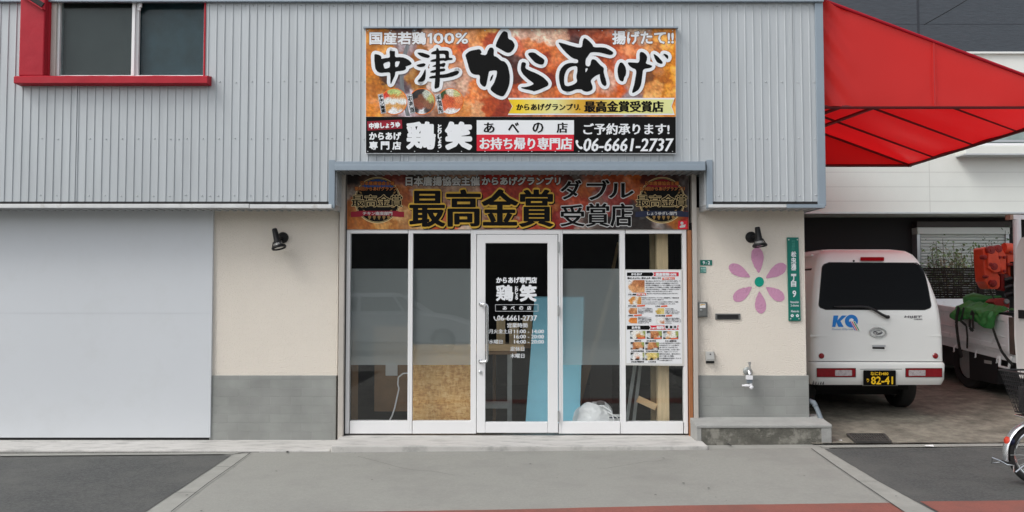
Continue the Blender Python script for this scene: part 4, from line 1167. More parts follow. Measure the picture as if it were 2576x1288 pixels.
lines = [('「第10回からあげグランプリ しょうゆダレ部門」で', 310, 740, 190), ('最高金賞を取った日本一の本格醤油からあげです。', 314, 716, 216), ('大分県の中津醤油をベースに10種類のスパイスを使', 314, 740, 241), ('用した秘伝のタレが美味しさの秘訣。良質な国産鶏肉', 314, 742, 266), ('の旨みを十分引き出し、何個食べても飽きずに冷めて', 314, 742, 291), ('も美味しいからあげに作り上げています。', 316, 640, 316), ('晩ごはんのおかずからお弁当にもおすすめです。', 330, 712, 343),
 ('「第8回からあげグランプリチキン南蛮部門」で最高金賞', 266, 722, 395), ('を取った日本一のチキン南蛮です', 268, 536, 418), ('じゅわっとふわふわチキンの上に秘伝の甘酢ダレと鶏笑', 268, 714, 445), ('オリジナルタルタルソースが最高にマッチします!', 268, 676, 469),
 ('じっくりタレに漬け込ん', 222, 398, 528), ('だコリコリ食感が楽しい', 222, 400, 547), ('鶏笑名物の砂ずりをお試', 222, 400, 567), ('し下さい', 222, 288, 586), ('サクサクと軽い', 556, 660, 530), ('大分のソウルフード。', 556, 706, 549), ('付属のポン酢でさっぱり', 556, 730, 569), ('とお召し上がり下さい', 556, 718, 588),
 ('国産手羽先をじっくり', 222, 384, 643), ('タレに漬け込んだ自慢', 222, 384, 663), ('の手羽先はやみつきに', 222, 384, 683), ('なるおいしさです', 222, 356, 702), ('自慢のからあげに秘伝の', 556, 730, 647), ('甘酢ダレと鶏笑オリジナル', 556, 748, 666), ('タルタルソースでお召し上', 556, 748, 686), ('がり下さい', 556, 636, 706),
 ('からあげ専門店が作った本気の', 484, 742, 952), ('お弁当はボリュームも満点で', 484, 724, 978), ('食べ応えも十分!今までの', 484, 706, 1004), ('「からあげ弁当」とは全く違い', 484, 734, 1031), ('ます。人気ナンバーワンの', 484, 706, 1057), ('鶏笑弁当を始め、基本は気分に', 484, 744, 1084), ('応じて選べる7種類。', 484, 664, 1110), ('100%国産米を使用しライス', 484, 748, 1137), ('の大盛も無料です。', 484, 644, 1163)]
for s_, xa_, xb_, y_ in lines: text(gr, s_, c6(xa_, y_) + c6(xb_, y_+15), YP-.003, .12, res=1)
for y_ in (172, 375, 519, 634): gr.ppoly([c6(92, y_), c6(350, y_), c6(350, y_+1.2), c6(92, y_+1.2)], YP-.003)
for cx_, cy_, w_, h_ in ((596, 167, 152, 28), (262, 361, 114, 26), (258, 500, 96, 18), (542, 505, 78, 18), (218, 617, 96, 16), (600, 622, 76, 18), (262, 897, 92, 18), (462, 900, 96, 16), (668, 903, 90, 16)):
    og.ppoly([c6(cx_-w_/2, cy_-h_/2+3), c6(cx_+w_/2, cy_-h_/2-3), c6(cx_+w_/2, cy_+h_/2-3), c6(cx_-w_/2, cy_+h_/2+3)], YP-.004)
text(wt, '当店人気No.1', c6(536, 158) + c6(658, 176), YP-.0055, .2); text(wt, '日本一受賞', c6(216, 353) + c6(308, 370), YP-.0055, .2)
bk.build('black_print', M['blackprint'], P_, fix=False); rd.build('red_arrow', M['redprint'], P_, fix=False); wt.build('white_lettering', M['whiteprint'], P_, fix=False)
gr.build('body_text', M['greyprint'], P_, fix=False); og.build('orange_tag', mat('orange_red_print', rgb(226, 98, 60), .45), P_, fix=False)
def food(r_, kind, circ=False):
    x0_, y0_ = c6(r_[0], r_[1]); x1_, y1_ = c6(r_[2], r_[3]); random.seed(int(r_[0]+r_[1]))
    cols = {'k': [(196,135,90),(170,105,65),(215,160,110)], 'n': [(235,232,222),(205,140,70),(230,225,210)], 't': [(215,190,110),(195,165,85),(225,205,140)], 'o': [(210,120,50),(190,95,40),(225,140,70)], 'w': [(235,230,225),(190,120,80),(240,236,230)]}[kind[0]]
    s_ = []
    for i in range(9):
        s_.append((x0_+(x1_-x0_)*random.uniform(.2, .8), y0_+(y1_-y0_)*random.uniform(.25, .8), *random.choice(cols)))
    if len(kind) > 1:
        for u, v in ((0, 0), (0, 1), (.5, 1.05), (1, 1)): s_.append((x0_+(x1_-x0_)*u, y0_+(y1_-y0_)*v, 28, 30, 28))
        s_ += [(x0_+(x1_-x0_)*.95, y0_+(y1_-y0_)*.3, 150, 160, 90), (x0_+(x1_-x0_)*.1, y0_+(y1_-y0_)*.55, 200, 205, 205), (x0_+(x1_-x0_)*.75, y0_+(y1_-y0_)*.95, 205, 208, 208)]
    else:
        for u, v in ((.02, .02), (.02, .98)): s_.append((x0_+(x1_-x0_)*u, y0_+(y1_-y0_)*v, 225, 225, 222))
    picture('food_picture', (x0_, y0_, x1_, y1_), YP-.002, 22, 16, s_, (y1_-y0_)*.22, 1.5, P_, r_[0]*.37, amp=.3, freq=.3)
for r_, k in (((100, 185, 302, 340), 'k'), ((102, 386, 262, 484), 'n'), ((104, 528, 210, 602), 'k'), ((434, 530, 544, 604), 't'), ((104, 646, 210, 716), 'o'), ((438, 646, 546, 720), 'w'), ((124, 808, 312, 904), 'nb'), ((328, 810, 514, 906), 'kb'), ((530, 812, 716, 908), 'nb'), ((130, 946, 298, 1036), 'kb'), ((310, 948, 478, 1040), 'kb'), ((130, 1074, 300, 1168), 'wb'), ((310, 1076, 478, 1168), 'tb')):
    food(r_, k)
random.seed(11)

# =================================================================== WALL FITTINGS
def lamp(mx, my, tx, ty, bx, by, label):
    c = at(mx, my, 0)
    L = thing('wall_lamp', label, 'lamp', (c.x, 0, c.z), 'black spot lamps on the stucco walls')
    m = MB(); m.lathe((c.x, -.001, c.z), (0, -1, 0), [(.058, 0), (.058, .012), (.045, .03), (.03, .036), (0, .037)], 20); m.build('mount', M['black'], L, smooth=True)
    t_, b_ = at(tx, ty, -.13), at(bx, by, -.155)
    mid = t_.lerp(b_, .45)
    m = MB(); m.tube([(c.x, -.03, c.z), (c.x*.6+mid.x*.4, -.08, c.z*.6+mid.z*.4), mid], .014, 8); m.build('arm', M['black'], L, smooth=True)
    ax = (b_-t_); H = ax.length; ax.normalize()
    m = MB(); m.lathe(t_, ax, [(0, 0), (.022, .002), (.026, .01), (.034, H*.55), (.044, H*.66), (.044, H*.68), (.030, H*.68), (.026, H*.3), (0, H*.28)], 20)
    hd = m.build('lamp_shade', M['black'], L, smooth=True)
    m = MB(); m.torus(t_+ax*(H*.90), ax, .068, .007, 24, 8)
    m.lathe(t_, ax, [(.066, H*.83), (.074, H*.93), (.070, H*.97), (.064, H*.97), (.060, H*.86), (.066, H*.83)], 24)
    u = ax.orthogonal().normalized(); q = ax.cross(u)
    for k in range(3):
        d = u*math.cos(k*2.094+.5) + q*math.sin(k*2.094+.5)
        m.tube([t_+ax*(H*.62)+d*.042, t_+ax*(H*.86)+d*.064], .005, 6)
    m.build('rim', M['black'], hd, smooth=True)
    m = MB(); m.lathe(t_, ax, [(.028, H*.62), (.044, H*.74), (.058, H*.88), (.05, H*.93), (.02, H*.95), (0, H*.95)], 20); m.build('bulb', M['bulb'], hd, smooth=True)
lamp(712, 598, 690, 575, 703, 627, 'black spot lamp on the left cream wall beside the white board')
lamp(1889, 597, 1905, 571, 1912, 622, 'black spot lamp above the painted pink flower')

def plate(name, r_, label, cat, mt_, d=.006, bev=.002):
    a_ = at((r_[0]+r_[2])/2, r_[3], -d)
    o = thing(name, label, cat, (a_.x, -d, a_.z))
    m = MB(); m.pbox(*r_, -d, .002); m.build('panel', mt_, o, bevel=bev)
    return o
t = plate('address_plate', (1761.5, 654, 1791.5, 667.5), 'small green enamel plate reading 9-2 on the cream wall', 'plate', M['greenprint'])
m = MB(); text(m, '9', (1768, 657, 1773, 665), -.0075, .35); text(m, '二', (1775, 660.5, 1779, 664), -.0075, .2); text(m, '2', (1781, 657, 1786, 665), -.0075, .35); m.build('white_lettering', M['whiteprint'], t, fix=False)
t = plate('street_name_plate', (1761.5, 671.5, 1776.5, 686.5), 'tiny square teal plate just below the 9-2 plate', 'plate', mat('teal_plate', rgb(40, 140, 130), .35))
m = MB(); text(m, '松虫通', (1763, 673.5, 1775, 678), -.0075, .2); text(m, '二丁目', (1763, 680, 1775, 684.5), -.0075, .2); m.build('pale_lettering', M['palegreen'], t, fix=False)
a_ = at(1998, 808, -.02)
t = thing('street_sign', 'tall narrow green street name sign with white characters on the wall corner', 'street sign', (a_.x, -.02, a_.z))
m = MB(); p = [at(1980.5, 597, -.02), at(2009, 597, -.02), at(2014.5, 807.5, -.02), at(1985, 807.5, -.02)]
m.prism([(q.x, q.z) for q in p], -.02, .004); m.build('panel', M['greenprint'], t, bevel=.004)
m = MB(); vtext(m, '松虫通二丁目', (1990.5, 632, 2002.5, 722), -.0215, .55); text(m, '9', (1994, 731, 2002.5, 747), -.0215, .5)
text(m, '2-chome', (1989, 765.5, 2009.5, 771), -.0215, .15); text(m, 'Abeno-ku', (1989.5, 780, 2010, 785.5), -.0215, .15); text(m, 'Matsumushidori', (1988.5, 757, 2009.5, 762.5), -.0215, .1)
for cx_, s_ in ((1993, 1), (2006, 1)):
    for k in range(5):
        x_, y_ = cx_+2.6*math.cos(k*1.257-1.57), 794+2.6*math.sin(k*1.257-1.57)
        m.flat([onto(x_+1.7*math.cos(i*.7854), y_+1.7*math.sin(i*.7854), -.0215, 0) for i in range(8)])
m.build('white_lettering', M['whiteprint'], t, fix=False)
m = MB(); vtext(m, '阿倍野区', (1992, 604, 2000, 630), -.0215, .2); m.build('faded_lettering', mat('faded_green_print', rgb(60, 150, 135), .4), t, fix=False)
m = MB()
for x_, y_ in ((1984, 603), (2006, 603), (1989, 802), (2010, 802)): 
    c = at(x_, y_, -.02); m.lathe((c.x, -.0205, c.z), (0, -1, 0), [(.008, 0), (.006, .005), (0, .006)], 8)
m.build('bolts', M['steel'], t)

c = at(1768, 797, -.05)
t = thing('meter_box', 'dark grey metal box with a small paper label beside the door jamb', 'box', (c.x, -.05, c.z))
m = MB(); m.pbox(1755, 760, 1780, 797.5, -.05, .005); m.build('body', M['greybox'], t, bevel=.004)
m = MB(); m.pbox(1759.5, 762, 1778.5, 795, -.056, -.049); m.build('lid', M['greybox'], t, bevel=.004)
m = MB(); m.pbox(1760.5, 764, 1775, 774.5, -.0575, -.0555); m.build('paper_label', M['paper'], t)
m = MB(); text(m, '故障時', (1761.5, 765, 1773, 767.5), -.058, .15); m.pbox(1761, 768.5, 1765, 769.3, -.0582, -.0578); m.build('label_print', M['goldprint'], t, fix=False)
m = MB(); c = at(1764, 780, -.056); m.lathe((c.x, -.056, c.z), (0, -1, 0), [(.011, 0), (.011, .004), (.006, .006), (0, .006)], 12); m.build('lock', M['galv'], t)

c = at(1831, 804, -.012)
t = thing('mail_slot', 'dark grey metal mail slot set in the cream wall', 'mail slot', (c.x, -.012, c.z))
m = MB(); frame_rect(m, (1800, 789, 1862.5, 804), (1804.5, 792.5, 1858.5, 803), -.012, .004); m.build('frame', M['greybox'], t, bevel=.002)
m = MB(); m.pbox(1804, 792, 1859, 803.3, -.003, .003); m.build('flap', M['plastic'], t)

c = at(1787, 915, -.06)
t = thing('outdoor_socket', 'pale grey weatherproof socket cover above the grey tiles', 'socket', (c.x, -.06, c.z))
m = MB(); m.pbox(1776.5, 885, 1797, 914, -.018, .004); m.build('back_plate', M['plastic'], t, bevel=.004)
m = MB(); a_, b_ = at(1777, 885, -.06), at(1797, 908, -.06)
m.prismx([(-.015, a_.z), (-.045, a_.z-.004), (-.062, b_.z+.02), (-.060, b_.z), (-.052, b_.z), (-.015, b_.z+.004)], a_.x, b_.x); m.build('cover', M['palegrey'], t, bevel=.005)
m = MB(); c = at(1787, 891, -.055); m.lathe((c.x, -.044, c.z), (0, -1, 0), [(.006, 0), (.006, .012), (0, .012)], 10); m.build('screw', M['plastic'], t)

c = at(1885, 968, -.1)
t = thing('garden_tap', 'outdoor tap with white plastic branch connectors on the wall', 'tap', (c.x, -.1, c.z))
c = at(1880, 934, 0)
m = MB(); m.lathe((c.x, -.001, c.z), (0, -1, 0), [(.045, 0), (.045, .01), (.03, .02), (.018, .022), (.016, .06), (0, .06)], 18); m.build('flange', M['galv'], t, smooth=True)
e = at(1885, 934, -.09)
m = MB(); m.tube([(c.x, -.03, c.z), (e.x, -.09, e.z), (e.x+.004, -.1, e.z-.03)], .015, 10); tp, bt = at(1885.5, 910, -.09), at(1887, 945, -.09)
m.tube([tp, (tp.x, -.09, tp.z-.025)], .016, 10); m.tube([(tp.x, -.09, tp.z-.02), bt], .011, 10); m.build('spout', M['chrome'], t, smooth=True)
m = MB(); m.pbox(1879, 945, 1894, 955, -.115, -.07); a_, b_ = at(1889, 955, -.09), at(1890, 979, -.09)
m.tube([(a_.x, -.09, a_.z-.022), (a_.x, -.09, b_.z+.03)], .013, 10); p, q = at(1867, 970, -.1), at(1890, 970, -.09)
m.tube([p, (p.x+.02, -.1, p.z), (p.x+.03, -.098, p.z), q], [.010, .010, .014, .014], 10); m.tube([q, (b_.x, -.09, b_.z+.03), (b_.x, -.09, b_.z+.012), (b_.x, -.09, b_.z+.01), b_], [.014, .022, .022, .011, .011], 10)
m.build('connector', M['whiteplastic'], t, smooth=True)
m = MB(); m.pbox(1880, 955, 1893, 964, -.108, -.078); m.build('valve', M['pvc'], t, bevel=.003)

# concrete step
f0, f1_ = at(1752, 1069, -.3), at(2093, 1069, -.3)
zf = f0.z; zbk = AZ(1048, .0)
t = thing('concrete_step', 'low stained concrete step in front of the grey tiled wall', 'step', ((f0.x+f1_.x)/2, -.3, 0))
nx_ = 46; m = MB(); V = []
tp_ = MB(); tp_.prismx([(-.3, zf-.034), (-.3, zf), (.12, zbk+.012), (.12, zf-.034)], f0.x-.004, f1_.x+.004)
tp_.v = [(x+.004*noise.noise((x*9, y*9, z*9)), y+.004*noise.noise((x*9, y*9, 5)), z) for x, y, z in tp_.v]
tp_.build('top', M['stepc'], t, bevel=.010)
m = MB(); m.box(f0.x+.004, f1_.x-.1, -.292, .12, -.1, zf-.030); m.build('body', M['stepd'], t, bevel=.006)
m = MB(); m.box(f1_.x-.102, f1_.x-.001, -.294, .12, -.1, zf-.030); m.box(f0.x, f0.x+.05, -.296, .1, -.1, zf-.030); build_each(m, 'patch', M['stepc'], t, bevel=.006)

c = at(2060, 1050, .02)
m = MB(); m.tube([at(2030, 1008, .05), at(2038, 1009, .03), at(2047, 1014, .02), at(2056, 1030, .0), at(2066, 1056, -.05)], [.022, .022, .025, .024, .024], 12)
m.tube([at(2036, 1009, .035), at(2047, 1013, .02), at(2051, 1021, .01)], .028, 12)
tag(m.build('drain_pipe', M['pvc'], smooth=True), 'grey plastic drain pipe bending down behind the concrete step', 'pipe')

# drain grate
gz_ = lotz(4, -.1)
p = [at(2132, 1095.5, 0), at(2224, 1095.5, 0), at(2240, 1114.5, 0), at(2152, 1114.5, 0)]
def lotpt(px, py):
    r_ = ray(px, py); z = .05
    for _ in range(6):
        k = (z-CAM.z)/r_.z; q = CAM+r_*k; z = lotz(q.x, q.y)
    return q
A_, B_, C_, D_ = [lotpt(*k) for k in ((2132, 1095.5), (2224, 1095.5), (2240, 1114), (2152, 1114))]
t = thing('drain_grate', 'rusty iron drain grate in the parking lot near the step', 'drain grate', tuple((A_+C_)/2))
up = Vector((0, 0, .012))
m = MB()
for i in range(15):
    k = (i+.5)/15; m.beam(A_.lerp(B_, k)+up, D_.lerp(C_, k)+up, .012, .014)
for k in (.33, .66): m.beam(A_.lerp(D_, k)+up, B_.lerp(C_, k)+up, .012, .013)
m.build('bars', M['iron'], t)
m = MB()
for u_, v_ in ((A_, B_), (B_, C_), (C_, D_), (D_, A_)): m.beam(u_+up, v_+up, .022, .02)
m.build('frame', M['iron'], t)
m = MB(); m.flat([tuple(q+up*.35) for q in (A_, B_, C_, D_)]); m.build('pit', M['dark'], t)
m = MB(); q = lotpt(2270, 1113); m.box(q.x-.06, q.x+.06, q.y-.02, q.y+.03, q.z-.01, q.z+.012)
for (px, py, s_, lb) in ((2112, 1112, .03, 'small white scrap of litter beside the concrete step'), (2338, 1125, .045, 'flat pale scrap of litter lying on the right asphalt')):
    q = gnd(px, py); m = MB(); m.flat([(q.x-s_, q.y-.01, q.z+.012), (q.x+s_*.8, q.y-.02, q.z+.010), (q.x+s_, q.y+.02, q.z+.02), (q.x-s_*.7, q.y+.03, q.z+.013)])
    tag(m.build('litter_scrap', M['paper']), lb, 'litter')

# =================================================================== AWNING
xw_, xo = XR+.055, 5.97
y0_, y1_ = -.24, 3.65
zt_, ze = AZ(1.0, y0_)+.02, AZ(264.5, y0_)
t = thing('red_awning', 'large red fabric lean-to awning on a steel frame over the parking lot', 'awning', (xw_, y0_, ze))
m = MB()
nu, nv = 26, 24
def top(u, v):
    x = xw_+(xo-xw_)*u; y = y0_+(y1_-y0_)*v; z = zt_+(ze-zt_)*u
    sag = .03*math.sin(math.pi*((v*4) % 1.0))*(1-.3*u)
    wr = .012*math.sin(40*v)*max(0, .12-u)/.12
    return (x, y, z-sag-wr)
m.add([top(i/nu, j/nv) for j in range(nv+1) for i in range(nu+1)], [(j*(nu+1)+i, j*(nu+1)+i+1, (j+1)*(nu+1)+i+1, (j+1)*(nu+1)+i) for j in range(nv) for i in range(nu)])
for yy in (y0_, y1_):
    nn = 60; V = []; F = []
    for i in range(nn+1):
        u = i/nn; x = xw_+(xo-xw_)*u; zz = zt_+(ze-zt_)*u
        for k in range(25):
            v = k/24; z = ze-.012+(zz-ze+.012)*v
            w_ = (.03*math.sin((z*19+x*26))*max(0, .14-u)/.14 + .02*math.sin(x*3.1+z*2)*v*(1-v)*2)
            V.append((x, yy+w_, z))
    for i in range(nn):
        for k in range(24): F.append((i*25+k, (i+1)*25+k, (i+1)*25+k+1, i*25+k+1))
    m.add(V, F)
m.build('canvas', M['awning'], t, smooth=True, fix=False)
m = MB()
m.tube([(xw_, y0_-.004, zt_+.005), (xo, y0_-.004, ze+.005)], .016, 8); build_each(m, 'hem', M['redmetal'], t, smooth=True)
m = MB()
for u in (.405, .745):
    x = xw_+(xo-xw_)*u; m.box(x-.005, x+.005, y0_-.022, y0_-.016, ze, zt_+(ze-zt_)*u-.02)
build_each(m, 'seam', M['awnseam'], t)
m = MB()
for yy in (y0_+.03, 1.07, 1.96, 2.92, y1_-.03):
    m.tube([(xw_+.02, yy, zt_-.05), (xo-.03, yy, ze-.0)], .017, 8)
m.tube([(xo-.03, y0_, ze-.005), (xo-.03, y1_, ze-.005)], .026, 8)
m.tube([(xw_, y0_+.02, ze-.015), (xo, y0_+.02, ze-.015)], .02, 8); m.tube([(xw_, y1_-.03, ze-.01), (xo, y1_-.03, ze-.01)], .022, 8)
build_each(m, 'frame_bar', M['awnbar'], t, smooth=True)
m = MB()
m.tube([(xw_, y0_+.6, ze-.25+.2), (xw_+1.6, y0_+.35, ze+.50)], .018, 8)
m.tube([(xw_, 1.0, ze-.15), (xw_+1.55, 1.05, ze+.42)], .02, 8)
m.tube([(xw_, .5, ze-.12), (xw_+.9, .5, ze+.62)], .018, 8)
m.tube([(xw_+.55, y1_-.03, ze), (xw_+.55, y1_-.03, ze+.82)], .02, 8)
build_each(m, 'brace', M['awnbar'], t, smooth=True)
m = MB()
for k in range(26):
    yy = y0_+.1+k*.15; m.tube([(xo-.05, yy, ze+.05), (xo+.0, yy+.03, ze-.012), (xo-.05, yy+.06, ze+.05)], .005, 5)
build_each(m, 'lacing', M['awnbar'], t)

# overhead cable
m = MB(); A_, B_ = at(2325, 62, 4.2), at(2470, -24, 4.2)
m.tube([A_.lerp(B_, k/10)+Vector((0, 0, -.012*math.sin(math.pi*max(0, min(10, k))/10))) for k in range(0, 13)], .006, 6)
tag(m.build('overhead_cable', M['black']), 'thin black cable crossing in front of the dark upper siding', 'cable')

# =================================================================== NEIGHBOUR HOUSE
YN = 4.6
xa, xb = 2.2, 13.0
t = thing('neighbour_house', 'modern house with dark upper siding and cream siding behind the parking lot', 'house', (7, YN, 0))
zA = AZ(537, YN); zB_ = AZ(135, YN); 
m = MB(); m.box(xa, xb, YN, YN+3.5, zA, zB_); m.build('cream_wall', M['cream'], t)
m = MB(); m.box(xa, xb, YN-.035, YN+3.5, zB_+.02, zB_+4.2); m.build('dark_wall', M['slate'], t)
m = MB(); m.box(xa, xb, YN-.05, YN, zB_-.01, zB_+.02); m.build('string_course', M['shutter'], t)
m = MB()
for z in (AZ(470, YN), AZ(506, YN), AZ(433, YN), AZ(250, YN), AZ(182, YN)): m.box(xa, xb, YN-.0015, YN+.001, z-.004, z+.004)
for px in (2338, 2650): x = AX(px, 450, YN); m.box(x-.004, x+.004, YN-.0016, YN+.001, zA, zB_)
build_each(m, 'siding_joint', mat('cream_joint', (.62, .63, .59, 1), .8), t)
m = MB()
for px in (2310, 2700): x = AX(px, 60, YN-.035); m.box(x-.02, x+.02, YN-.037, YN-.03, zB_+.02, zB_+4.2)
for k in range(6): z = zB_+.02+.455*(k+1); m.box(xa, xb, YN-.0365, YN-.03, z-.004, z+.004)
build_each(m, 'dark_siding_joint', mat('dark_joint', (.03, .035, .045, 1), .7), t)
m = MB(); m.box(xa, xb, YN-.03, YN+.02, zA-.005, zA+.02); m.build('base_flashing', M['steel'], t)
m = MB(); m.box(xa, xb, YN+.02, YN+2.0, zA+.005, zA+.02); m.build('soffit', M['shutter'], t)
YI = 5.3
m = MB(); m.box(xa, xb, YI, YI+.2, -.1, zA); m.build('recess_wall', M['neighdark'], t)
# shuttered window in the recess
m = MB(); m.pbox(2307, 557, 2545, 572, YI-.16, YI); m.build('shutter_header', mat('dark_bronze', (.06, .05, .048, 1), .5), t)
m = MB(); m.pbox(2308, 572, 2541, 589, YI-.2, YI); sb = m.build('shutter_box', M['shutter'], t, bevel=.01)
m = MB(); m.pbox(2308, 589, 2316, 700, YI-.17, YI); m.pbox(2532, 589, 2540, 700, YI-.17, YI); build_each(m, 'shutter_rail', M['silver'], sb)
m = MB(); z = AZ(589, YI-.12); i = 0
x0_, x1_ = AX(2316, 620, YI-.12), AX(2532, 620, YI-.12)
while i < 22:
    zz = z-.055*i
    m.prismx([(YI-.10, zz), (YI-.128, zz-.006), (YI-.135, zz-.026), (YI-.128, zz-.046), (YI-.10, zz-.054)], x0_, x1_); i += 1
m.build('shutter_slats', M['shutter'], sb)
# small bay window under the awning
m = MB(); frame_rect(m, (2437, 318, 2640, 366), (2448, 323, 2630, 360), YN-.16, YN); wn = m.build('window', M['whiteplastic'], t, bevel=.008)
m = MB(); m.pbox(2448, 323, 2630, 360, YN-.12, YN-.1); m.build('pane', M['greenglass'], wn)
m = MB(); frame_rect(m, (2449, 320, 2632, 357), (2455, 324, 2628, 352), YN-.14, YN-.1); m.build('sash', M['silver'], wn)
m = MB(); m.pbox(2428, 366, 2650, 388, YN-.24, YN); m.build('sill', M['cream'], wn, bevel=.01)
m = MB(); m.pbox(2426, 386, 2652, 389.5, YN-.25, YN); m.build('sill_edge', M['steel'], wn)
m = MB(); m.pbox(2545, 190, 2650, 233, YN-.08, YN); frame_rect(m, (2540, 186, 2660, 240), (2548, 192, 2650, 232), YN-.1, YN); m.build('window', M['slate'], t)

# slat fence with block base
YF = 4.35
t = thing('slat_fence', 'dark brown horizontal slat fence on a low block wall behind the truck', 'fence', (8, YF, 0))
za, zb = AZ(752, YF), AZ(673, YF)
m = MB(); n = 14
for i in range(n):
    z = za+(zb-za)*(i+.5)/n; m.box(4.6, 11, YF, YF+.02, z-(zb-za)/n*.40, z+(zb-za)/n*.40)
m.build('slat_panel', M['fence'], t)
for px in (2300, 2465, 2620):
    m = MB(); x = AX(px, 700, YF); m.box(x-.035, x+.035, YF-.02, YF+.04, -.1, zb+.01); m.build('post', M['fence'], t)
m = MB(); m.box(4.6, 11, YF-.03, YF+.12, -.2, AZ(754, YF)); m.build('block_base', M['block'], t)
def shrub(px, py, wd, ht, n_, mt_, label, seed, twig):
    'stems with small leaves in a loose crown; base just behind the fence'
    random.seed(seed)
    yb = YF+.45; c = at(px, py, yb)
    t_ = thing('shrub', label, 'shrub', (c.x, yb, .4), 'shrubs behind the slat fence')
    st, lf = MB(), MB()
    for i in range(9):
        a_ = random.uniform(-1, 1); b_ = random.uniform(-.5, .5)
        tip = Vector((c.x+a_*wd, yb+b_*wd*.5, c.z+ht*(1-.6*abs(a_)**1.5)*random.uniform(.7, 1.05)))
        base = Vector((c.x+a_*wd*.25, yb+b_*.1, .4))
        pts = [base.lerp(tip, k/6)+Vector((noise.noise((k*.7+i, 1, seed)), noise.noise((k*.7+i, 5, seed)), 0))*.05*(k/6) for k in range(7)]
        st.tube(pts, [.012, .011, .009, .007, .006, .005, .003], 5)
        for j in range(n_):
            k = random.uniform(.55, 1.0); q = pts[min(5, int(k*6))].lerp(pts[min(6, int(k*6)+1)], random.random())
            q = q+Vector((random.gauss(0, .075), random.gauss(0, .07), random.gauss(0, .05)))
            d = Vector((random.gauss(0, 1), random.gauss(0, 1), random.gauss(.3, .7))).normalized(); s_ = random.uniform(.028, .07)
            e_ = d.orthogonal().normalized(); e_.rotate(__import__('mathutils').Quaternion(d, random.uniform(0, 6.28)))
            lf.add([q, q+d*s_*.5+e_*s_*.24, q+d*s_, q+d*s_*.5-e_*s_*.24], [(0, 1, 2, 3)])
    st.build('stem', M['stem'], t_); lf.build('foliage', M[mt_], t_, fix=False)
shrub(2322, 680, .22, .17, 60, 'leafc', 'low dark green shrub beside the van roof behind the slat fence', 3, 0)
shrub(2378, 668, .36, .46, 70, 'leafa', 'tall loose green shrub in front of the pale shutter', 4, 0)
shrub(2400, 668, .26, .24, 60, 'leafb', 'dry brownish shrub between two green shrubs over the fence', 5, 0)
shrub(2450, 668, .40, .36, 80, 'leafa', 'wide green shrub just left of the orange crane', 6, 0)
shrub(2530, 655, .45, .50, 70, 'leafc', 'green shrub half hidden behind the orange crane and pole', 8, 0)
random.seed(21)

# =================================================================== VAN
gz0 = .14
VX = 4.0
t = thing('delivery_van', 'white delivery van seen from behind in the parking lot with a blue logo', 'van', (VX, .5, gz0))
SLz = 230.0
# rear profile: height -> (half width, rear Y)
def zpx(py, Y): return AZ(py, Y)
prof = [(.49, .700, .60), (.50, .715, .52), (.56, .728, .485), (.72, .733, .475), (.735, .727, .478), (.745, .724, .50), (1.0, .722, .50), (1.20, .712, .505), (1.32, .700, .512), (1.42, .688, .53), (1.60, .652, .585), (1.75, .612, .640), (1.86, .575, .685), (1.93, .535, .73), (1.975, .485, .80), (2.0, .40, .95), (2.012, .26, 1.2), (2.016, .1, 1.5)]
YFRONT = 3.85
def fy(z):
    if z < 1.15: return YFRONT-.02*(z-.5)
    return YFRONT-.02-(z-1.15)*.75
def interp(z, k):
    for a_, b_ in zip(prof[:-1], prof[1:]):
        if a_[0] <= z <= b_[0]:
            u = (z-a_[0])/(b_[0]-a_[0]); return a_[k]+(b_[k]-a_[k])*u
    return prof[0][k] if z < prof[0][0] else prof[-1][k]
def ry(z): return interp(z, 2)
def hw(z): return interp(z, 1)
def ring(z, w_, yr, yf, r_=.085):
    P = []; r_ = min(r_, w_*.9)
    for cx_, cy_, a0 in ((w_-r_, yr+r_, -90), (w_-r_, yf-r_, 0), (-w_+r_, yf-r_, 90), (-w_+r_, yr+r_, 180)):
        for k in range(7):
            a_ = R(a0+15*k); P.append((VX+cx_+r_*math.cos(a_), cy_+r_*math.sin(a_), z))
    return P
m = MB(); n = 28; V = []
for z, w_, yr in prof: V += ring(z, w_, yr, fy(z)-(.0 if z < 1.9 else (z-1.9)*4))
F = []
for j in range(len(prof)-1):
    for k in range(n): F.append((j*n+k, j*n+(k+1) % n, (j+1)*n+(k+1) % n, (j+1)*n+k))
F.append(tuple(reversed(range(n)))); F.append(tuple((len(prof)-1)*n+k for k in range(n)))
m.add(V, F)
m.build('body', M['vanwhite'], t, smooth=True)
def VY(z): return ry(z)
def vsurf(pts, d=.004):
    'project frontal pixels onto the rear of the van'
    return [tuple(onto(x, y, VY, d)) for x, y in pts]
def vpatch(mb, pts, d, nsub=1):
    P = vsurf(pts, d); mb.flat(P)
def v7(x, y): return ((3200+x/1.789)/1.59006, (960+y/1.789)/1.59006)
def rrect(x0, y0, x1, y1, r_, n_=5, skew=0):
    P = []
    for cx_, cy_, a0 in ((x1-r_, y0+r_, -90), (x1-r_, y1-r_, 0), (x0+r_, y1-r_, 90), (x0+r_, y0+r_, 180)):
        for k in range(n_+1):
            a_ = R(a0+90*k/n_); P.append((cx_+r_*math.cos(a_), cy_+r_*math.sin(a_)))
    return P
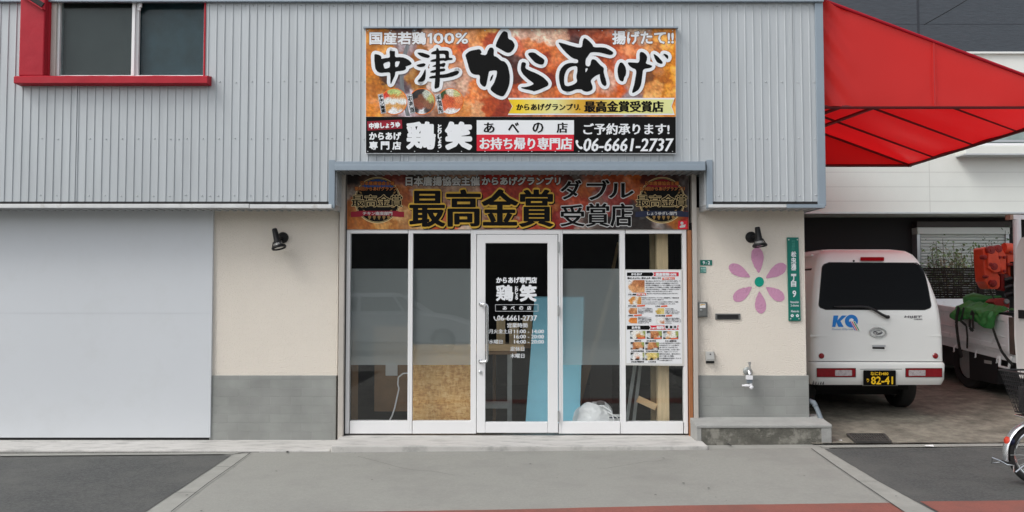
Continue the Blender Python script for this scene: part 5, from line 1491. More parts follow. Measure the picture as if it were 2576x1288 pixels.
# rear window as a fine grid wrapped on the body
def wrapgrid(mb, corners, d, nu=40, nv=24, rr=.10):
    (ax_, ay_), (bx_, by_), (cx_, cy_), (dx_, dy_) = corners   # tl tr br bl
    V = []; F = []
    for j in range(nv+1):
        v = j/nv
        for i in range(nu+1):
            u = i/nu
            # rounded corners by pulling in
            uu = u; cr = 0
            vv = min(v, 1-v)
            if vv < rr: cr = rr*.55*(1-math.sqrt(max(0, 1-((rr-vv)/rr)**2)))
            uu = cr+(1-2*cr)*u
            lx, ly = ax_+(dx_-ax_)*v, ay_+(dy_-ay_)*v
            rx, ry_ = bx_+(cx_-bx_)*v, by_+(cy_-by_)*v
            x, y = lx+(rx-lx)*uu, ly+(ry_-ly)*uu
            p = onto(x, y, VY, d); w_ = hw(p.z)
            e_ = abs(p.x-VX)-(w_-.085)
            if e_ > 0: p.y += .085-math.sqrt(max(0, .085**2-min(e_, .084)**2))
            V.append(p)
    for j in range(nv):
        for i in range(nu): F.append((j*(nu+1)+i, j*(nu+1)+i+1, (j+1)*(nu+1)+i+1, (j+1)*(nu+1)+i))
    mb.add(V, F)
m = MB(); wrapgrid(m, [v7(160, 158), v7(886, 162), v7(948, 502), v7(130, 500)], .003, rr=.12); m.build('window_seal', M['rubber'], t, smooth=True)
m = MB(); wrapgrid(m, [v7(166, 163), v7(880, 167), v7(942, 497), v7(136, 495)], .006, rr=.12); rw = m.build('rear_window', M['darkglass'], t, smooth=True)
m = MB(); pts = [onto(*v7(x, y), VY, .03) for x, y in ((245, 478), (330, 478), (430, 476), (490, 482), (540, 505), (590, 535), (628, 552))]
m.tube(pts, [.006, .010, .012, .013, .013, .014, .016], 8); c = onto(*v7(622, 550), VY, .0); m.lathe(c, (0, -1, 0), [(.02, 0), (.02, .03), (.012, .04), (0, .04)], 12)
m.build('wiper', M['plastic'], t, smooth=True)
m = MB(); 
P = rrect(*v7(432, 122), *v7(602, 149), 2)
m.flat(vsurf(P, .022)); q = vsurf(P, .022); q2 = vsurf(P, -.02)
for i in range(len(P)): j = (i+1) % len(P); m.quad(q[i], q[j], q2[j], q2[i])
m.build('brake_light', M['redlens'], t)
m = MB(); m.sphere(onto(*v7(385, 150), VY, .004), .012, 10, 6); m.build('washer_nozzle', M['plastic'], t)
# bumper seam, hatch seams, creases
m = MB()
for x0_, x1_ in ((60, 1034),):
    m.flat(vsurf([v7(x0_, 866), v7(x1_, 869), v7(x1_, 873), v7(x0_, 870)], .0035))
m.build('hatch_gap', M['gap'], t)
m = MB()
def bump(mb, pts, d):
    q = vsurf(pts, d); q2 = vsurf(pts, -.01)
    mb.flat(q)
    for i in range(len(pts)): j = (i+1) % len(pts); mb.quad(q[i], q[j], q2[j], q2[i])
bump(m, [v7(915, 690), v7(1010, 690), v7(1010, 680), v7(930, 683)], .003); bump(m, [v7(75, 680), v7(205, 684), v7(215, 692), v7(75, 690)], .003)
bump(m, [v7(480, 600), v7(636, 600), v7(632, 606), v7(484, 606)], .004)
build_each(m, 'body_crease', M['vanwhite'], t)
# handle and emblem
m = MB(); P = rrect(*v7(512, 740), *v7(617, 790), 4); bump(m, P, .006); hdl = m.build('hatch_handle', M['vanwhite'], t, bevel=.003)
m = MB(); m.flat(vsurf([v7(518, 766), v7(604, 766), v7(606, 781), v7(518, 779)], .0085)); m.build('handle_recess', M['plastic'], hdl)
m = MB(); m.flat(vsurf([v7(516, 752), v7(613, 752), v7(613, 765), v7(516, 765)], .010)); m.build('grip', M['silver'], hdl)
m = MB(); c = onto(*v7(557, 661), VY, .006)
V = []
for i in range(36):
    a_ = 2*math.pi*i/36
    for k in range(6):
        b_ = 2*math.pi*k/6; rr = 1+.0; V.append((c.x+(.088+.008*math.cos(b_))*math.cos(a_)*1.0, c.y-.008*math.sin(b_)-.004, c.z+(.05+.008*math.cos(b_))*math.sin(a_)))
m.add(V, [(i*6+k, ((i+1) % 36)*6+k, ((i+1) % 36)*6+(k+1) % 6, i*6+(k+1) % 6) for i in range(36) for k in range(6)])
em = m.build('emblem', M['chrome'], t, smooth=True)
m = MB(); 
def D(pts): return [onto(*v7(x, y), VY, .012) for x, y in pts]
m.flat(D([(530, 646), (575, 650), (592, 658), (568, 664), (548, 672), (556, 660)])); m.flat(D([(526, 660), (548, 662), (540, 672), (560, 680), (540, 678)]))
m.build('emblem_mark', M['chrome'], em, fix=False)
m = MB(); P = [(557+34*math.cos(2*math.pi*i/30), 661+17*math.sin(2*math.pi*i/30)) for i in range(30)]; m.flat([onto(*v7(*p), VY, .0055) for p in P]); m.build('emblem_field', M['greyprint'], em)
# lettering
m = MB()
kp = [(240, 540), (275, 540), (268, 575), (300, 540), (335, 540), (290, 580), (312, 622), (275, 622), (260, 588), (254, 622), (230, 622)]
m.flat(vsurf([v7(*p) for p in kp], .004))
o_ = [(368+47*math.cos(2*math.pi*i/28), 580+46*math.sin(2*math.pi*i/28)) for i in range(28)]
shape(m, [v7(*p) for p in o_], lambda z: VY(z)-.004)
m.build('blue_lettering', M['cyanprint'], t, fix=False)
m = MB(); P = [(350, 580), (356, 565), (370, 560), (384, 568), (380, 584), (352, 586)]
m.flat(vsurf([v7(*p) for p in P], .0058))
for k in range(3): m.flat(vsurf([v7(352+k*14, 580), v7(366+k*14, 580), v7(402+k*14, 650), v7(392+k*14, 650)], .0058+.0003*k))
m.build('white_lettering', M['whiteprint'], t, fix=False)
for k, mt_ in enumerate((mat('purple_stripe', rgb(90, 80, 200), .4), mat('red_stripe', rgb(220, 70, 60), .4), mat('green_stripe', rgb(30, 150, 70), .4))):
    m = MB(); m.flat(vsurf([v7(354+k*14, 583), v7(362+k*14, 583), v7(398+k*14, 648), v7(390+k*14, 645)], .0072)); m.build('logo_stripe', mt_, t, fix=False)
m = MB(); text(m, 'Kuman EXpress', v7(230, 631) + v7(380, 648), lambda z: VY(z)-.004, .15, shear=.2); m.build('pale_lettering', mat('pale_blue_print', rgb(165, 185, 205), .4), t, fix=False)
m = MB(); text(m, 'HIJET', v7(748, 542) + v7(872, 560), lambda z: VY(z)-.004, .35, shear=.1); text(m, 'CARGO', v7(815, 563) + v7(875, 571), lambda z: VY(z)-.004, .2, shear=.1); m.build('grey_lettering', M['greyprint'], t, fix=False)
# tail lights
def lamp_box(x0_, x1_, flip):
    m = MB(); P = rrect(*v7(x0_, 919), *v7(x1_, 979), 3); bump(m, P, .012); tl = m.build('tail_light', M['redlens'], t)
    a_, b_ = ((252, 372) if not flip else (778, 898))
    m = MB(); P = rrect(*v7(a_, 931), *v7(b_, 972), 1.5); m.flat(vsurf(P, .0135)); m.build('clear_lens', M['clearlens'], tl)
    m = MB(); P = [v7(x, y) for x, y in ((x0_-3, 916), (x1_+3, 916), (x1_+3, 982), (x0_-3, 982))]; m.flat(vsurf(P, .003)); m.build('lamp_gasket', M['gap'], tl)
lamp_box(122, 397, False); lamp_box(757, 1016, True)
for x in (153, 968):
    m = MB(); c = onto(*v7(x, 829), VY, .002); m.lathe(c, (0, -1, 0), [(.030, 0), (.030, .006), (.024, .012), (0, .014)], 20); m.build('reflector', M['redlens'], t, smooth=True)
m = MB(); text(m, 'R-WAGON', v7(140, 849) + v7(196, 856), lambda z: VY(z)-.004) if False else None
# plate
m = MB(); m.flat(vsurf([v7(430, 922), v7(730, 922), v7(700, 1044), v7(446, 1044)], .0045)); m.build('plate_recess', M['palegrey'], t)
m = MB(); P = rrect(*v7(453, 932), *v7(686, 1040), 2); bump(m, P, .032); pl = m.build('number_plate', M['blackprint'], t)
PY = lambda z: min(VY(z), .49)-.046
m = MB(); text(m, 'なにわ480', v7(506, 944) + v7(632, 968), PY, .3); text(m, 'り', v7(478, 992) + v7(494, 1016), PY, .3); text(m, '82-41', v7(510, 978) + v7(664, 1032), PY, .6); m.build('yellow_lettering', M['yellowprint'], pl, fix=False)
# underbody and wheels
m = MB(); m.box(VX-.52, VX+.52, .92, 3.7, gz0+.26, gz0+.46); m.box(VX-.60, VX+.60, 1.1, 1.45, gz0+.18, gz0+.3); m.build('underbody', M['vanunder'], t)
for sx_ in (-1, 1):
    for yy in (1.27, 3.30):
        m = MB(); zz = lotz(VX, yy)
        m.lathe((VX+sx_*.50, yy, zz+.285), (sx_, 0, 0), [(.17, 0), (.27, 0), (.285, .02), (.285, .135), (.27, .155), (.17, .155)], 28)
        wh_ = m.build('wheel', M['rubber'], t, smooth=True)
        m = MB(); m.lathe((VX+sx_*.50, yy, zz+.285), (sx_, 0, 0), [(0, .02), (.17, .02), (.172, .14), (.15, .14), (.08, .11), (0, .11)], 24); m.build('rim', M['galv'], wh_, smooth=True)
# side windows
for sx_ in (-1, 1):
    m = MB()
    for ya, yb in ((.80, 1.62), (1.70, 2.75), (2.82, 3.5)):
        f_ = lambda z: VX+sx_*(hw(z)+.003)
        m.quad((f_(1.32), ya, 1.32), (f_(1.32), yb, 1.32), (f_(1.78), yb-(.25 if yb > 3 else 0), 1.78), (f_(1.78), ya, 1.78))
    m.build('side_window', M['darkglass'], t)
m = MB(); m.quad((VX-.62, fy(1.18)+.004, 1.18), (VX+.62, fy(1.18)+.004, 1.18), (VX+.52, fy(1.8)+.004, 1.8), (VX-.52, fy(1.8)+.004, 1.8)); m.build('windscreen', M['darkglass'], t)
m = MB()
for sx_ in (-1, 1): m.tube([(VX+sx_*.56, .9, 1.93), (VX+sx_*.56, 3.0, 1.93)], .014, 6)
build_each(m, 'roof_gutter', M['vanwhite'], t)
m = MB()
for k in range(5):
    q = [(88+k*18+random.uniform(-4, 4), 1034), (96+k*18, 1002+random.uniform(0, 22)), (100+k*18, 1004+random.uniform(0, 18)), (98+k*18, 1036)]
    m.flat(vsurf([v7(*p) for p in q], .004))
m.build('scuff', M['greyprint'], t, fix=False)

# =================================================================== CRANE TRUCK
TXS = 6.0
tz = lambda y: .16+.045*(y-1.0)                   # ground under the truck
def c8(x, y): return ((3640+x*.6524)/1.59006, (800+y*.6524)/1.59006)
t = thing('crane_truck', 'white flatbed truck with an orange folded crane parked beside the van', 'truck', (7, 1.4, .16))
yn, yf = 1.42, 4.2
def zt(y): return 1.205+.067*(y-yn)
def zbm(y): return .785+.067*(y-yn)
def sidebeam(mb, y0, y1, z0, z1, x0, x1):
    'box whose z bounds follow the tilt of the bed'
    mb.add([(x, y, (z0(y) if k == 0 else z1(y))) for x in (x0, x1) for y in (y0, y1) for k in (0, 1)], [(0,1,3,2),(4,6,7,5),(0,4,5,1),(2,3,7,6),(1,5,7,3),(0,2,6,4)])
m = MB(); sidebeam(m, yn, yf, zbm, zt, TXS, TXS+.03); sidebeam(m, yn, yf, lambda y: zt(y)-.06, lambda y: zt(y)+.012, TXS-.012, TXS+.04); sidebeam(m, yn, yf, zbm, lambda y: zbm(y)+.07, TXS-.012, TXS+.04); sidebeam(m, yn, yn+.06, zbm, zt, TXS-.014, TXS+.04)
sidebeam(m, yn, yf, lambda y: zbm(y)+.16, lambda y: zbm(y)+.18, TXS-.008, TXS+.02)
m.build('bed_side', M['truckwhite'], t, bevel=.006)
m = MB(); sidebeam(m, yn, yf, zbm, zt, TXS+1.62, TXS+1.66); m.build('bed_side', M['truckwhite'], t)
m = MB(); sidebeam(m, yn-.02, yf, lambda y: zbm(y)-.03, lambda y: zbm(y)+.02, TXS+.0, TXS+1.65); m.build('bed_floor', M['truckwhite'], t)
m = MB(); sidebeam(m, yf, yf+.04, zbm, zt, TXS, TXS+1.66); m.build('tailgate', M['truckwhite'], t)
m = MB(); sidebeam(m, yn-.09, yf, lambda y: zbm(y)-.12, lambda y: zbm(y)-.01, TXS+.015, TXS+.07); m.build('chassis_rail', M['truckwhite'], t, bevel=.005)
m = MB()
for y in (1.65, 2.1, 2.6, 3.1): 
    z = zbm(y)-.1; m.tube([(TXS+.0, y, z+.02), (TXS-.02, y, z-.02), (TXS-.02, y, z-.06), (TXS+.0, y+.05, z-.07)], .010, 6)
m.tube([(TXS, 1.62, zbm(1.6)-.08), (TXS-.02, 1.6, zbm(1.6)-.20), (TXS-.02, 1.42, zbm(1.5)-.20), (TXS, 1.40, zbm(1.5)-.06)], .016, 8)
build_each(m, 'rope_hook', M['truckwhite'], t)
m = MB(); sidebeam(m, yn-.10, yn-.01, lambda y: zbm(y)-.02, lambda y: zt(y)-.0, TXS-.01, TXS+.05); m.build('rusty_post', mat('rusty_metal', (.10, .075, .06, 1), .7, var=.4, vscale=12), t)
m = MB(); m.box(TXS+.1, TXS+1.55, 1.2, 4.2, .48, .74); m.box(TXS+.04, TXS+.5, 1.75, 2.35, .36, .72); m.build('underbody', M['plastic'], t)
m = MB(); m.box(TXS+.03, TXS+.035, 1.85, 2.0, .60, .64); build_each(m, 'side_marker', M['palegrey'], t)
for sx_ in (0, 1):
    for yy in (2.45, 3.9, -.1):
        m = MB(); cx_ = TXS+.06+sx_*1.32
        g_ = lotz(6, yy) if yy > -.3 else .05
        m.lathe((cx_, yy, g_+.33), (1, 0, 0), [(.2, 0), (.31, 0), (.33, .02), (.33, .18), (.31, .2), (.2, .2)], 28); wh_ = m.build('wheel', M['rubber'], t, smooth=True)
        m = MB(); m.lathe((cx_, yy, g_+.33), (1, 0, 0), [(0, .03), (.2, .02), (.2, .18), (0, .17)], 20); m.build('rim', M['galv'], wh_, smooth=True)
m = MB()
for yy in (2.45,):
    m.torus((TXS+.16, yy, .55), (1, 0, 0), .40, .03, 16, 6, R(0), R(180)) if False else m.box(TXS+.05, TXS+.3, yy-.5, yy+.45, .74, .76)
m.build('mudguard', M['plastic'], t)
# cab: rounded box, its rear edge just enters the picture
m = MB()
cp = [(1.16, .50), (1.22, .60), (1.25, 1.0), (1.23, 1.6), (1.17, 2.02), (1.08, 2.14), (.9, 2.17), (.2, 2.15), (-.1, 2.05), (-.42, 1.35), (-.5, 1.1), (-.5, .5)]
V = []
for x, ins in ((TXS-.03, .05), (TXS-.05, 0), (TXS+1.70, 0), (TXS+1.68, .05)):
    for y, z in cp:
        cyy, czz = .4, 1.3; V.append((x, cyy+(y-cyy)*(1-ins*.6), czz+(z-czz)*(1-ins)))
n_ = len(cp); F = []
for j in range(3):
    for k in range(n_): F.append((j*n_+k, j*n_+(k+1) % n_, (j+1)*n_+(k+1) % n_, (j+1)*n_+k))
F.append(tuple(range(n_))); F.append(tuple(3*n_+k for k in range(n_)))
m.add(V, F); cab = m.build('cab', M['vanwhite'], t, smooth=True)
m = MB(); m.box(TXS-.056, TXS-.048, -.1, .95, 1.35, 1.95); m.build('side_window', M['darkglass'], cab)
m = MB(); m.box(TXS-.054, TXS-.048, 1.02, 1.16, 1.20, 1.30); m.build('door_handle', M['plastic'], cab)
# gantry behind the cab
m = MB(); p = at(2557.5, 545, 1.45); xg = p.x
m.tube([(xg, 1.45, .8), (xg, 1.45, AZ(552, 1.45))], .045, 10)
m.tube([(xg+1.2, 1.45, .8), (xg+1.2, 1.45, AZ(552, 1.45))], .034, 10)
m.box(xg-.07, xg+1.3, 1.41, 1.50, AZ(552, 1.45), AZ(541, 1.45))
m.build('gantry', M['truckwhite'], t)
m = MB(); m.box(xg-.105, xg-.068, 1.405, 1.505, AZ(553, 1.45), AZ(540.5, 1.45)); m.build('gantry_cap', mat('brown_end_cap', (.38, .27, .2, 1), .7), t)
# crane arm (folded) traced as plates with real thickness
YCR = 2.15
def cr(pts, y, d, mt_, name='crane_arm', par=None, bev=.01):
    mm = MB(); mm.ppoly([c8(*p) for p in pts], y, d); return mm.build(name, M[mt_], par or t, bevel=bev)
ca = cr([(446, 300), (455, 290), (485, 288), (500, 284), (540, 292), (552, 420), (540, 450), (552, 470), (553, 530), (540, 546), (490, 547), (474, 525), (470, 515), (460, 500), (452, 400)], YCR, .22, 'craneo')
cr([(482, 296), (512, 283), (535, 300), (558, 400), (556, 440), (520, 445), (480, 420), (478, 370)], YCR-.05, .06, 'craneo', 'arm_plate', ca)
cr([(532, 290), (545, 278), (560, 282), (590, 340), (592, 450), (570, 455), (555, 420), (540, 330)], YCR-.03, .3, 'craneo', 'crane_arm')
cr([(570, 282), (605, 278), (640, 284), (642, 492), (622, 488), (604, 455), (596, 345), (575, 335)], YCR+.02, .34, 'craneo', 'crane_arm')
m = MB()
for x, y, r_ in ((502, 306, .055), (547, 298, .05), (520, 408, .05), (498, 396, .028), (517, 510, .045), (556, 350, .02), (585, 350, .02), (584, 435, .02), (608, 395, .02), (625, 395, .02), (620, 315, .02), (475, 470, .02), (462, 350, .03)):
    c = at(*c8(x, y), YCR-.06); m.lathe((c.x, YCR+.02, c.z), (0, -1, 0), [(r_, 0), (r_, .068), (r_*.8, .078), (r_*.45, .078), (r_*.4, .088), (0, .088)], 16)
build_each(m, 'pivot', M['craned'], ca, smooth=True)
m = MB(); a_, b_ = at(*c8(575, 295), YCR), at(*c8(640, 300), YCR); m.tube([a_, b_], .07, 14); m.build('cylinder', M['craneo'], ca, smooth=True)
cr([(556, 450), (578, 455), (582, 560), (560, 556)], YCR+.06, .1, 'craned', 'crane_link'); cr([(600, 490), (640, 495), (640, 600), (626, 560)], YCR+.1, .1, 'craned', 'crane_link')
m = MB()
for k in range(3):
    c = at(*c8(596, 488+k*46), YCR); m.tube([(c.x-.03, YCR, c.z-.01), (c.x+.05, YCR-.02, c.z+.02)], .026, 10)
    c2_ = at(*c8(628, 500+k*40), YCR); m.tube([c, c2_], .012, 8)
build_each(m, 'valve', M['plastic'], t, smooth=True)
m = MB(); m.tube([at(*c8(490, 545), YCR), at(*c8(505, 585), YCR+.02), at(*c8(520, 615), YCR)], .008, 6); m.build('wire_rope', M['plastic'], t)
hb = cr([(510, 625), (530, 608), (570, 602), (605, 612), (612, 640), (606, 700), (590, 706), (570, 690), (545, 680), (525, 650)], YCR-.1, .18, 'craned', 'hook_block')
m = MB(); text(m, '0.90', c8(572, 662) + c8(606, 684), YCR-.108, .4, rot=-.15); m.build('white_lettering', M['whiteprint'], hb, fix=False)
m = MB(); c = at(*c8(590, 622), YCR-.1); m.lathe((c.x, YCR-.1, c.z), (0, -1, 0), [(.035, 0), (.03, .02), (0, .022)], 14); m.build('pin', M['galv'], hb)
m = MB(); m.box(6.1, 7.4, 1.75, 2.0, .9, 1.25); m.box(6.5, 6.9, 2.1, 2.5, .85, 1.9); build_each(m, 'crane_base', M['plastic'], t)

# green tarpaulin over the bed side
def G3(px, py, Y): return at(*c8(px, py), Y)
tp_ = thing('green_tarpaulin', 'crumpled green tarpaulin draped over the side of the white truck bed', 'tarpaulin', (TXS, 2.4, 1.0))
m = MB(); nu, nv = 34, 18; V = []
for i in range(nu+1):
    u = i/nu; y = 1.56+.92*u
    for j in range(nv+1):
        v = j/nv
        hang = .145+.03*(1-u)+.035*math.sin(u*9)
        if v < .5:
            q = (0.5-v)*2; x = TXS+.02+.20*q; z = zt(y)+.03+.07*math.sin(q*2.6)*(.5+.6*u)+.05*noise.noise((u*5, q*3, 1))
        else:
            q = (v-.5)*2; x = TXS-.02-.05*math.sin(q*2)-.03*q; z = zt(y)+.03-hang*q
        f_ = .05*abs(noise.noise((u*8, v*1.6, 3)))+.03*noise.noise((u*17, v*2.6, 8))+.03*abs(noise.noise((u*11+v*5, v*4, 6)))
        V.append((x-f_*(.4+v), y+.02*noise.noise((u*6, v*6, 4)), z+f_*.7))
m.add(V, [(i*(nv+1)+j, (i+1)*(nv+1)+j, (i+1)*(nv+1)+j+1, i*(nv+1)+j+1) for i in range(nu) for j in range(nv)])
m.build('sheet', M['tarp'], tp_, smooth=True, fix=False)
m = MB(); pts = [G3(372, 640, 2.6), G3(372, 618, 2.5), G3(400, 608, 2.45), G3(470, 608, 2.35), G3(560, 592, 2.2)]
m.tube(pts, [.07, .10, .09, .05, .012], 10); m.build('roll', M['tarp'], tp_, smooth=True)
st = MB()
def ribbon(pts, wd):
    for a_, b_ in zip(pts[:-1], pts[1:]): st.beam(a_, b_, wd, .006, (-1, 0, 0))
xs_ = TXS-.13
def onbed(px, py):
    r_ = ray(*c8(px, py)); k = (xs_-CAM.x)/r_.x; return CAM+r_*k
def strap(pts, wd, label):
    global st
    st = MB(); ribbon([onbed(*p) for p in pts], wd); tag(st.build('strap', M['strap']), label, 'strap', 'dark straps hanging from the truck bed')
strap([(300, 655), (288, 700), (284, 760), (292, 830), (302, 900), (318, 965)], .06, 'long dark strap hanging lowest over the truck bed side near the van')
strap([(330, 660), (320, 710), (310, 740), (345, 770), (352, 840), (350, 910)], .035, 'twisted dark strap hanging between two wider straps over the truck bed')
strap([(385, 680), (368, 720), (366, 780), (378, 800), (388, 790), (384, 730), (390, 690)], .045, 'short looped dark strap on the middle of the green tarpaulin')
strap([(508, 785), (530, 850), (560, 925), (600, 980), (630, 1010)], .04, 'diagonal dark strap pulling the tarpaulin corner down to the chassis')

# =================================================================== BICYCLE
BX, BY = AX(2612, 1148, -2.0), -2.0
gb = gnd(2612, 1225).z; gb = SLOPE*BX+.004
r_ = .235
t = thing('small_bicycle', 'silver small-wheeled bicycle with rear basket entering at the right edge', 'bicycle', (BX, BY, gb))
def wheel(cx_):
    m = MB(); m.torus((cx_, BY, gb+r_), (0, 1, 0), r_-.022, .022, 48, 10); w_ = m.build('wheel', M['rubber'], t, smooth=True)
    m = MB(); m.torus((cx_, BY, gb+r_), (0, 1, 0), r_-.05, .012, 48, 8); m.build('rim', M['chrome'], w_, smooth=True)
    m = MB()
    for k in range(24):
        a_ = k*math.pi/12; s_ = .025*(1 if k % 2 else -1)
        m.tube([(cx_+.02*math.cos(a_+.5), BY+s_, gb+r_+.02*math.sin(a_+.5)), (cx_+(r_-.055)*math.cos(a_), BY, gb+r_+(r_-.055)*math.sin(a_))], .0016, 4)
    m.tube([(cx_, BY-.05, gb+r_), (cx_, BY+.05, gb+r_)], .016, 10); m.build('spokes', M['galv'], w_)
wheel(BX); wheel(BX+1.0)
m = MB()
V = []; F = []
for i in range(25):
    a_ = R(193-i*6.0)
    for k in range(7):
        b_ = R(-90+30*k); rr = r_+.020+.012*math.cos(b_); V.append((BX+rr*math.cos(a_), BY+.034*math.sin(b_), gb+r_+rr*math.sin(a_)))
for i in range(24):
    for k in range(6): F.append((i*7+k, i*7+k+1, (i+1)*7+k+1, (i+1)*7+k))
m.add(V, F); fe = m.build('rear_fender', M['bikemetal'], t, smooth=True, fix=False)
e = Vector((BX+(r_+.02)*math.cos(R(193)), BY, gb+r_+(r_+.02)*math.sin(R(193))))
m = MB(); m.box(e.x-.02, e.x+.02, BY-.036, BY+.036, e.z-.010, e.z+.006); m.build('fender_flap', M['rubber'], fe)
q = Vector((BX+(r_+.03)*math.cos(R(157)), BY, gb+r_+(r_+.03)*math.sin(R(157))))
m = MB(); m.lathe(q+Vector((.012, 0, 0)), (-1, 0, .2), [(.026, -.03), (.032, 0), (.032, .012), (.024, .018), (0, .02)], 18); rf = m.build('rear_reflector', mat('orange_red_reflector', (.55, .045, .02, 1), .15, coat=.5), t, smooth=True)
m = MB(); m.lathe(q+Vector((.012, 0, 0)), (-1, 0, .2), [(0, -.04), (.03, -.035), (.035, -.002), (.033, 0)], 18); m.build('housing', M['navyprint'], rf, smooth=True)
m = MB(); m.tube([e+Vector((.01, -.04, .06)), (BX, BY-.05, gb+r_)], .003, 6); build_each(m, 'fender_stay', M['galv'], t)
# double leg stand: loop of bent rod behind the wheel
def cz3(x, y, Y): return at((3840+x*.4876)/1.59006, (1420+y*.4876)/1.59006, Y)
m = MB(); m.tube([cz3(525, 905, BY-.10), cz3(455, 962, BY-.12), cz3(440, 960, BY-.12), cz3(440, 905, BY-.12), cz3(385, 900, BY-.12), cz3(330, 868, BY-.12), cz3(268, 842, BY-.11), cz3(258, 888, BY-.05), cz3(330, 880, BY), cz3(400, 870, BY+.1), cz3(480, 862, BY+.1)], .006, 8)
m.build('stand', M['chrome'], t, smooth=True)
# rear basket
zb0, zb1 = gb+.545, gb+.868
bx0, bx1 = AX(2545, 935, BY), AX(2545, 935, BY)+.40
m = MB()
def loop(z, ins, rad):
    P = [(bx0+ins, BY-.16+ins*.5, z), (bx1-ins, BY-.16+ins*.5, z), (bx1-ins, BY+.16-ins*.5, z), (bx0+ins, BY+.16-ins*.5, z), (bx0+ins, BY-.16+ins*.5, z)]
    m.tube(P, rad, 6)
loop(zb1, 0, .008)
for k in range(1, 9): loop(zb1-(zb1-zb0)*k/9, .09*k/9, .0022)
loop(zb0, .09, .005)
for side in range(4):
    for k in range(13):
        u = k/12
        c4 = [(bx0, BY-.16), (bx1, BY-.16), (bx1, BY+.16), (bx0, BY+.16)]; d4 = [(bx0+.09, BY-.115), (bx1-.09, BY-.115), (bx1-.09, BY+.115), (bx0+.09, BY+.115)]
        a_, b_ = c4[side], c4[(side+1) % 4]; c_, d_ = d4[side], d4[(side+1) % 4]
        m.tube([(a_[0]+(b_[0]-a_[0])*u, a_[1]+(b_[1]-a_[1])*u, zb1), (c_[0]+(d_[0]-c_[0])*u, c_[1]+(d_[1]-c_[1])*u, zb0)], .0022, 4)
for k in range(9): 
    x = bx0+.09+(bx1-bx0-.18)*k/8; m.tube([(x, BY-.115, zb0), (x, BY+.115, zb0)], .0022, 4)
bk_ = m.build('basket', M['plastic'], t)
m = MB()
for k in range(3):
    x = bx0+.07+k*.08; m.tube([(x, BY-.165, zb1+.006), (x+.02+.02*k, BY-.15, zb1-.16), (x+.06, BY-.125, zb0+.02), (x+.045, BY-.14, zb1-.2), (x+.03, BY-.165, zb1)], .004, 6)
m.build('cord', mat('pale_cord', (.42, .36, .35, 1), .6), bk_)
m = MB(); m.box(bx0+.11, bx1-.11, BY-.10, BY+.10, zb0+.01, zb0+.2); m.build('liner', mat('dark_liner', (.03, .028, .03, 1), .6), bk_)
m = MB(); m.tube([(bx0+.06, BY-.07, zb0-.02), (bx1+.1, BY-.07, zb0-.02)], .007, 8); m.tube([(bx0+.06, BY+.07, zb0-.02), (bx1+.1, BY+.07, zb0-.02)], .007, 8); m.tube([(bx0+.06, BY-.07, zb0-.02), (bx0+.06, BY+.07, zb0-.02)], .007, 8)
for s_ in (-1, 1): m.tube([(BX+.05, BY+.07*s_, zb0-.02), (BX, BY+.06*s_, gb+r_)], .005, 6)
m.build('rack', M['chrome'], t, smooth=True)
m = MB(); sx0 = BX+.38
m.tube([(BX, BY+.05, gb+r_), (sx0, BY, gb+.27)], .010, 8); m.tube([(BX, BY-.05, gb+r_), (sx0, BY, gb+.27)], .010, 8); m.tube([(sx0, BY, gb+.27), (sx0-.10, BY, gb+.74)], .016, 10); m.tube([(sx0, BY, gb+.3), (BX+.86, BY, gb+.62)], .020, 10); m.tube([(BX+.84, BY, gb+.52), (BX+.80, BY, gb+.98)], .018, 10)
for s_ in (-1, 1): m.tube([(BX+.86, BY+.045*s_, gb+.50), (BX+1.0, BY+.05*s_, gb+r_)], .010, 8)
m.build('frame', M['silver'], t, smooth=True)
m = MB(); m.sphere((sx0-.12, BY, gb+.78), .1, 14, 8, (1.3, .8, .35)); m.build('saddle', M['rubber'], t, smooth=True)
m = MB(); m.tube([(BX+.70, BY-.27, gb+1.0), (BX+.78, BY-.12, gb+1.02), (BX+.80, BY, gb+1.0), (BX+.78, BY+.12, gb+1.02), (BX+.70, BY+.27, gb+1.0)], .011, 8); m.build('handlebar', M['chrome'], t, smooth=True)
m = MB(); m.torus((sx0, BY-.04, gb+.27), (0, 1, 0), .075, .006, 24, 6); m.tube([(sx0-.14, BY-.08, gb+.2), (sx0, BY-.06, gb+.27)], .009, 6); m.tube([(sx0, BY+.06, gb+.27), (sx0+.14, BY+.08, gb+.34)], .009, 6); m.box(sx0-.19, sx0-.09, BY-.16, BY-.08, gb+.185, gb+.205); m.box(sx0+.09, sx0+.19, BY+.08, BY+.16, gb+.33, gb+.35); m.build('crankset', M['galv'], t)

# =================================================================== INSIDE THE SHOP
m = MB(); m.pbox(1030, 866, 1192, 1064, .22, .235)
tag(m.build('strand_board', M['osb']), 'sheet of wood strand board standing behind the second window', 'board')
m = MB(); m.pbox(942, 820, 1032, 1035, .45, .47)
tag(m.build('brown_board', M['brownboard']), 'dim brown board standing behind the leftmost window', 'board')
m = MB(); m.pbox(884, 830, 900, 1056, .3, .33); tag(m.build('wood_batten', M['brownboard']), 'thin brown batten at the left end of the leftmost window', 'batten')
m = MB(); m.pbox(970, 914, 1000, 945, .44, .443); tag(m.build('paper_note', M['paper']), 'white paper note pinned to the dim brown board', 'paper')
m = MB(); cpt = lambda x, y, Y: at((1320+x/1.3705)/1.59006, (880+y/1.3705)/1.59006, Y)
m.tube([cpt(440, 838, .3), cpt(400, 842, .3), cpt(375, 862, .3), cpt(372, 900, .3), cpt(378, 925, .3), cpt(368, 970, .3), cpt(355, 1030, .3), cpt(340, 1075, .3), cpt(326, 1100, .3)], .008, 8)
tag(m.build('white_cord', M['whiteplastic'], smooth=True), 'white electric cord curling down inside the leftmost window', 'cord')
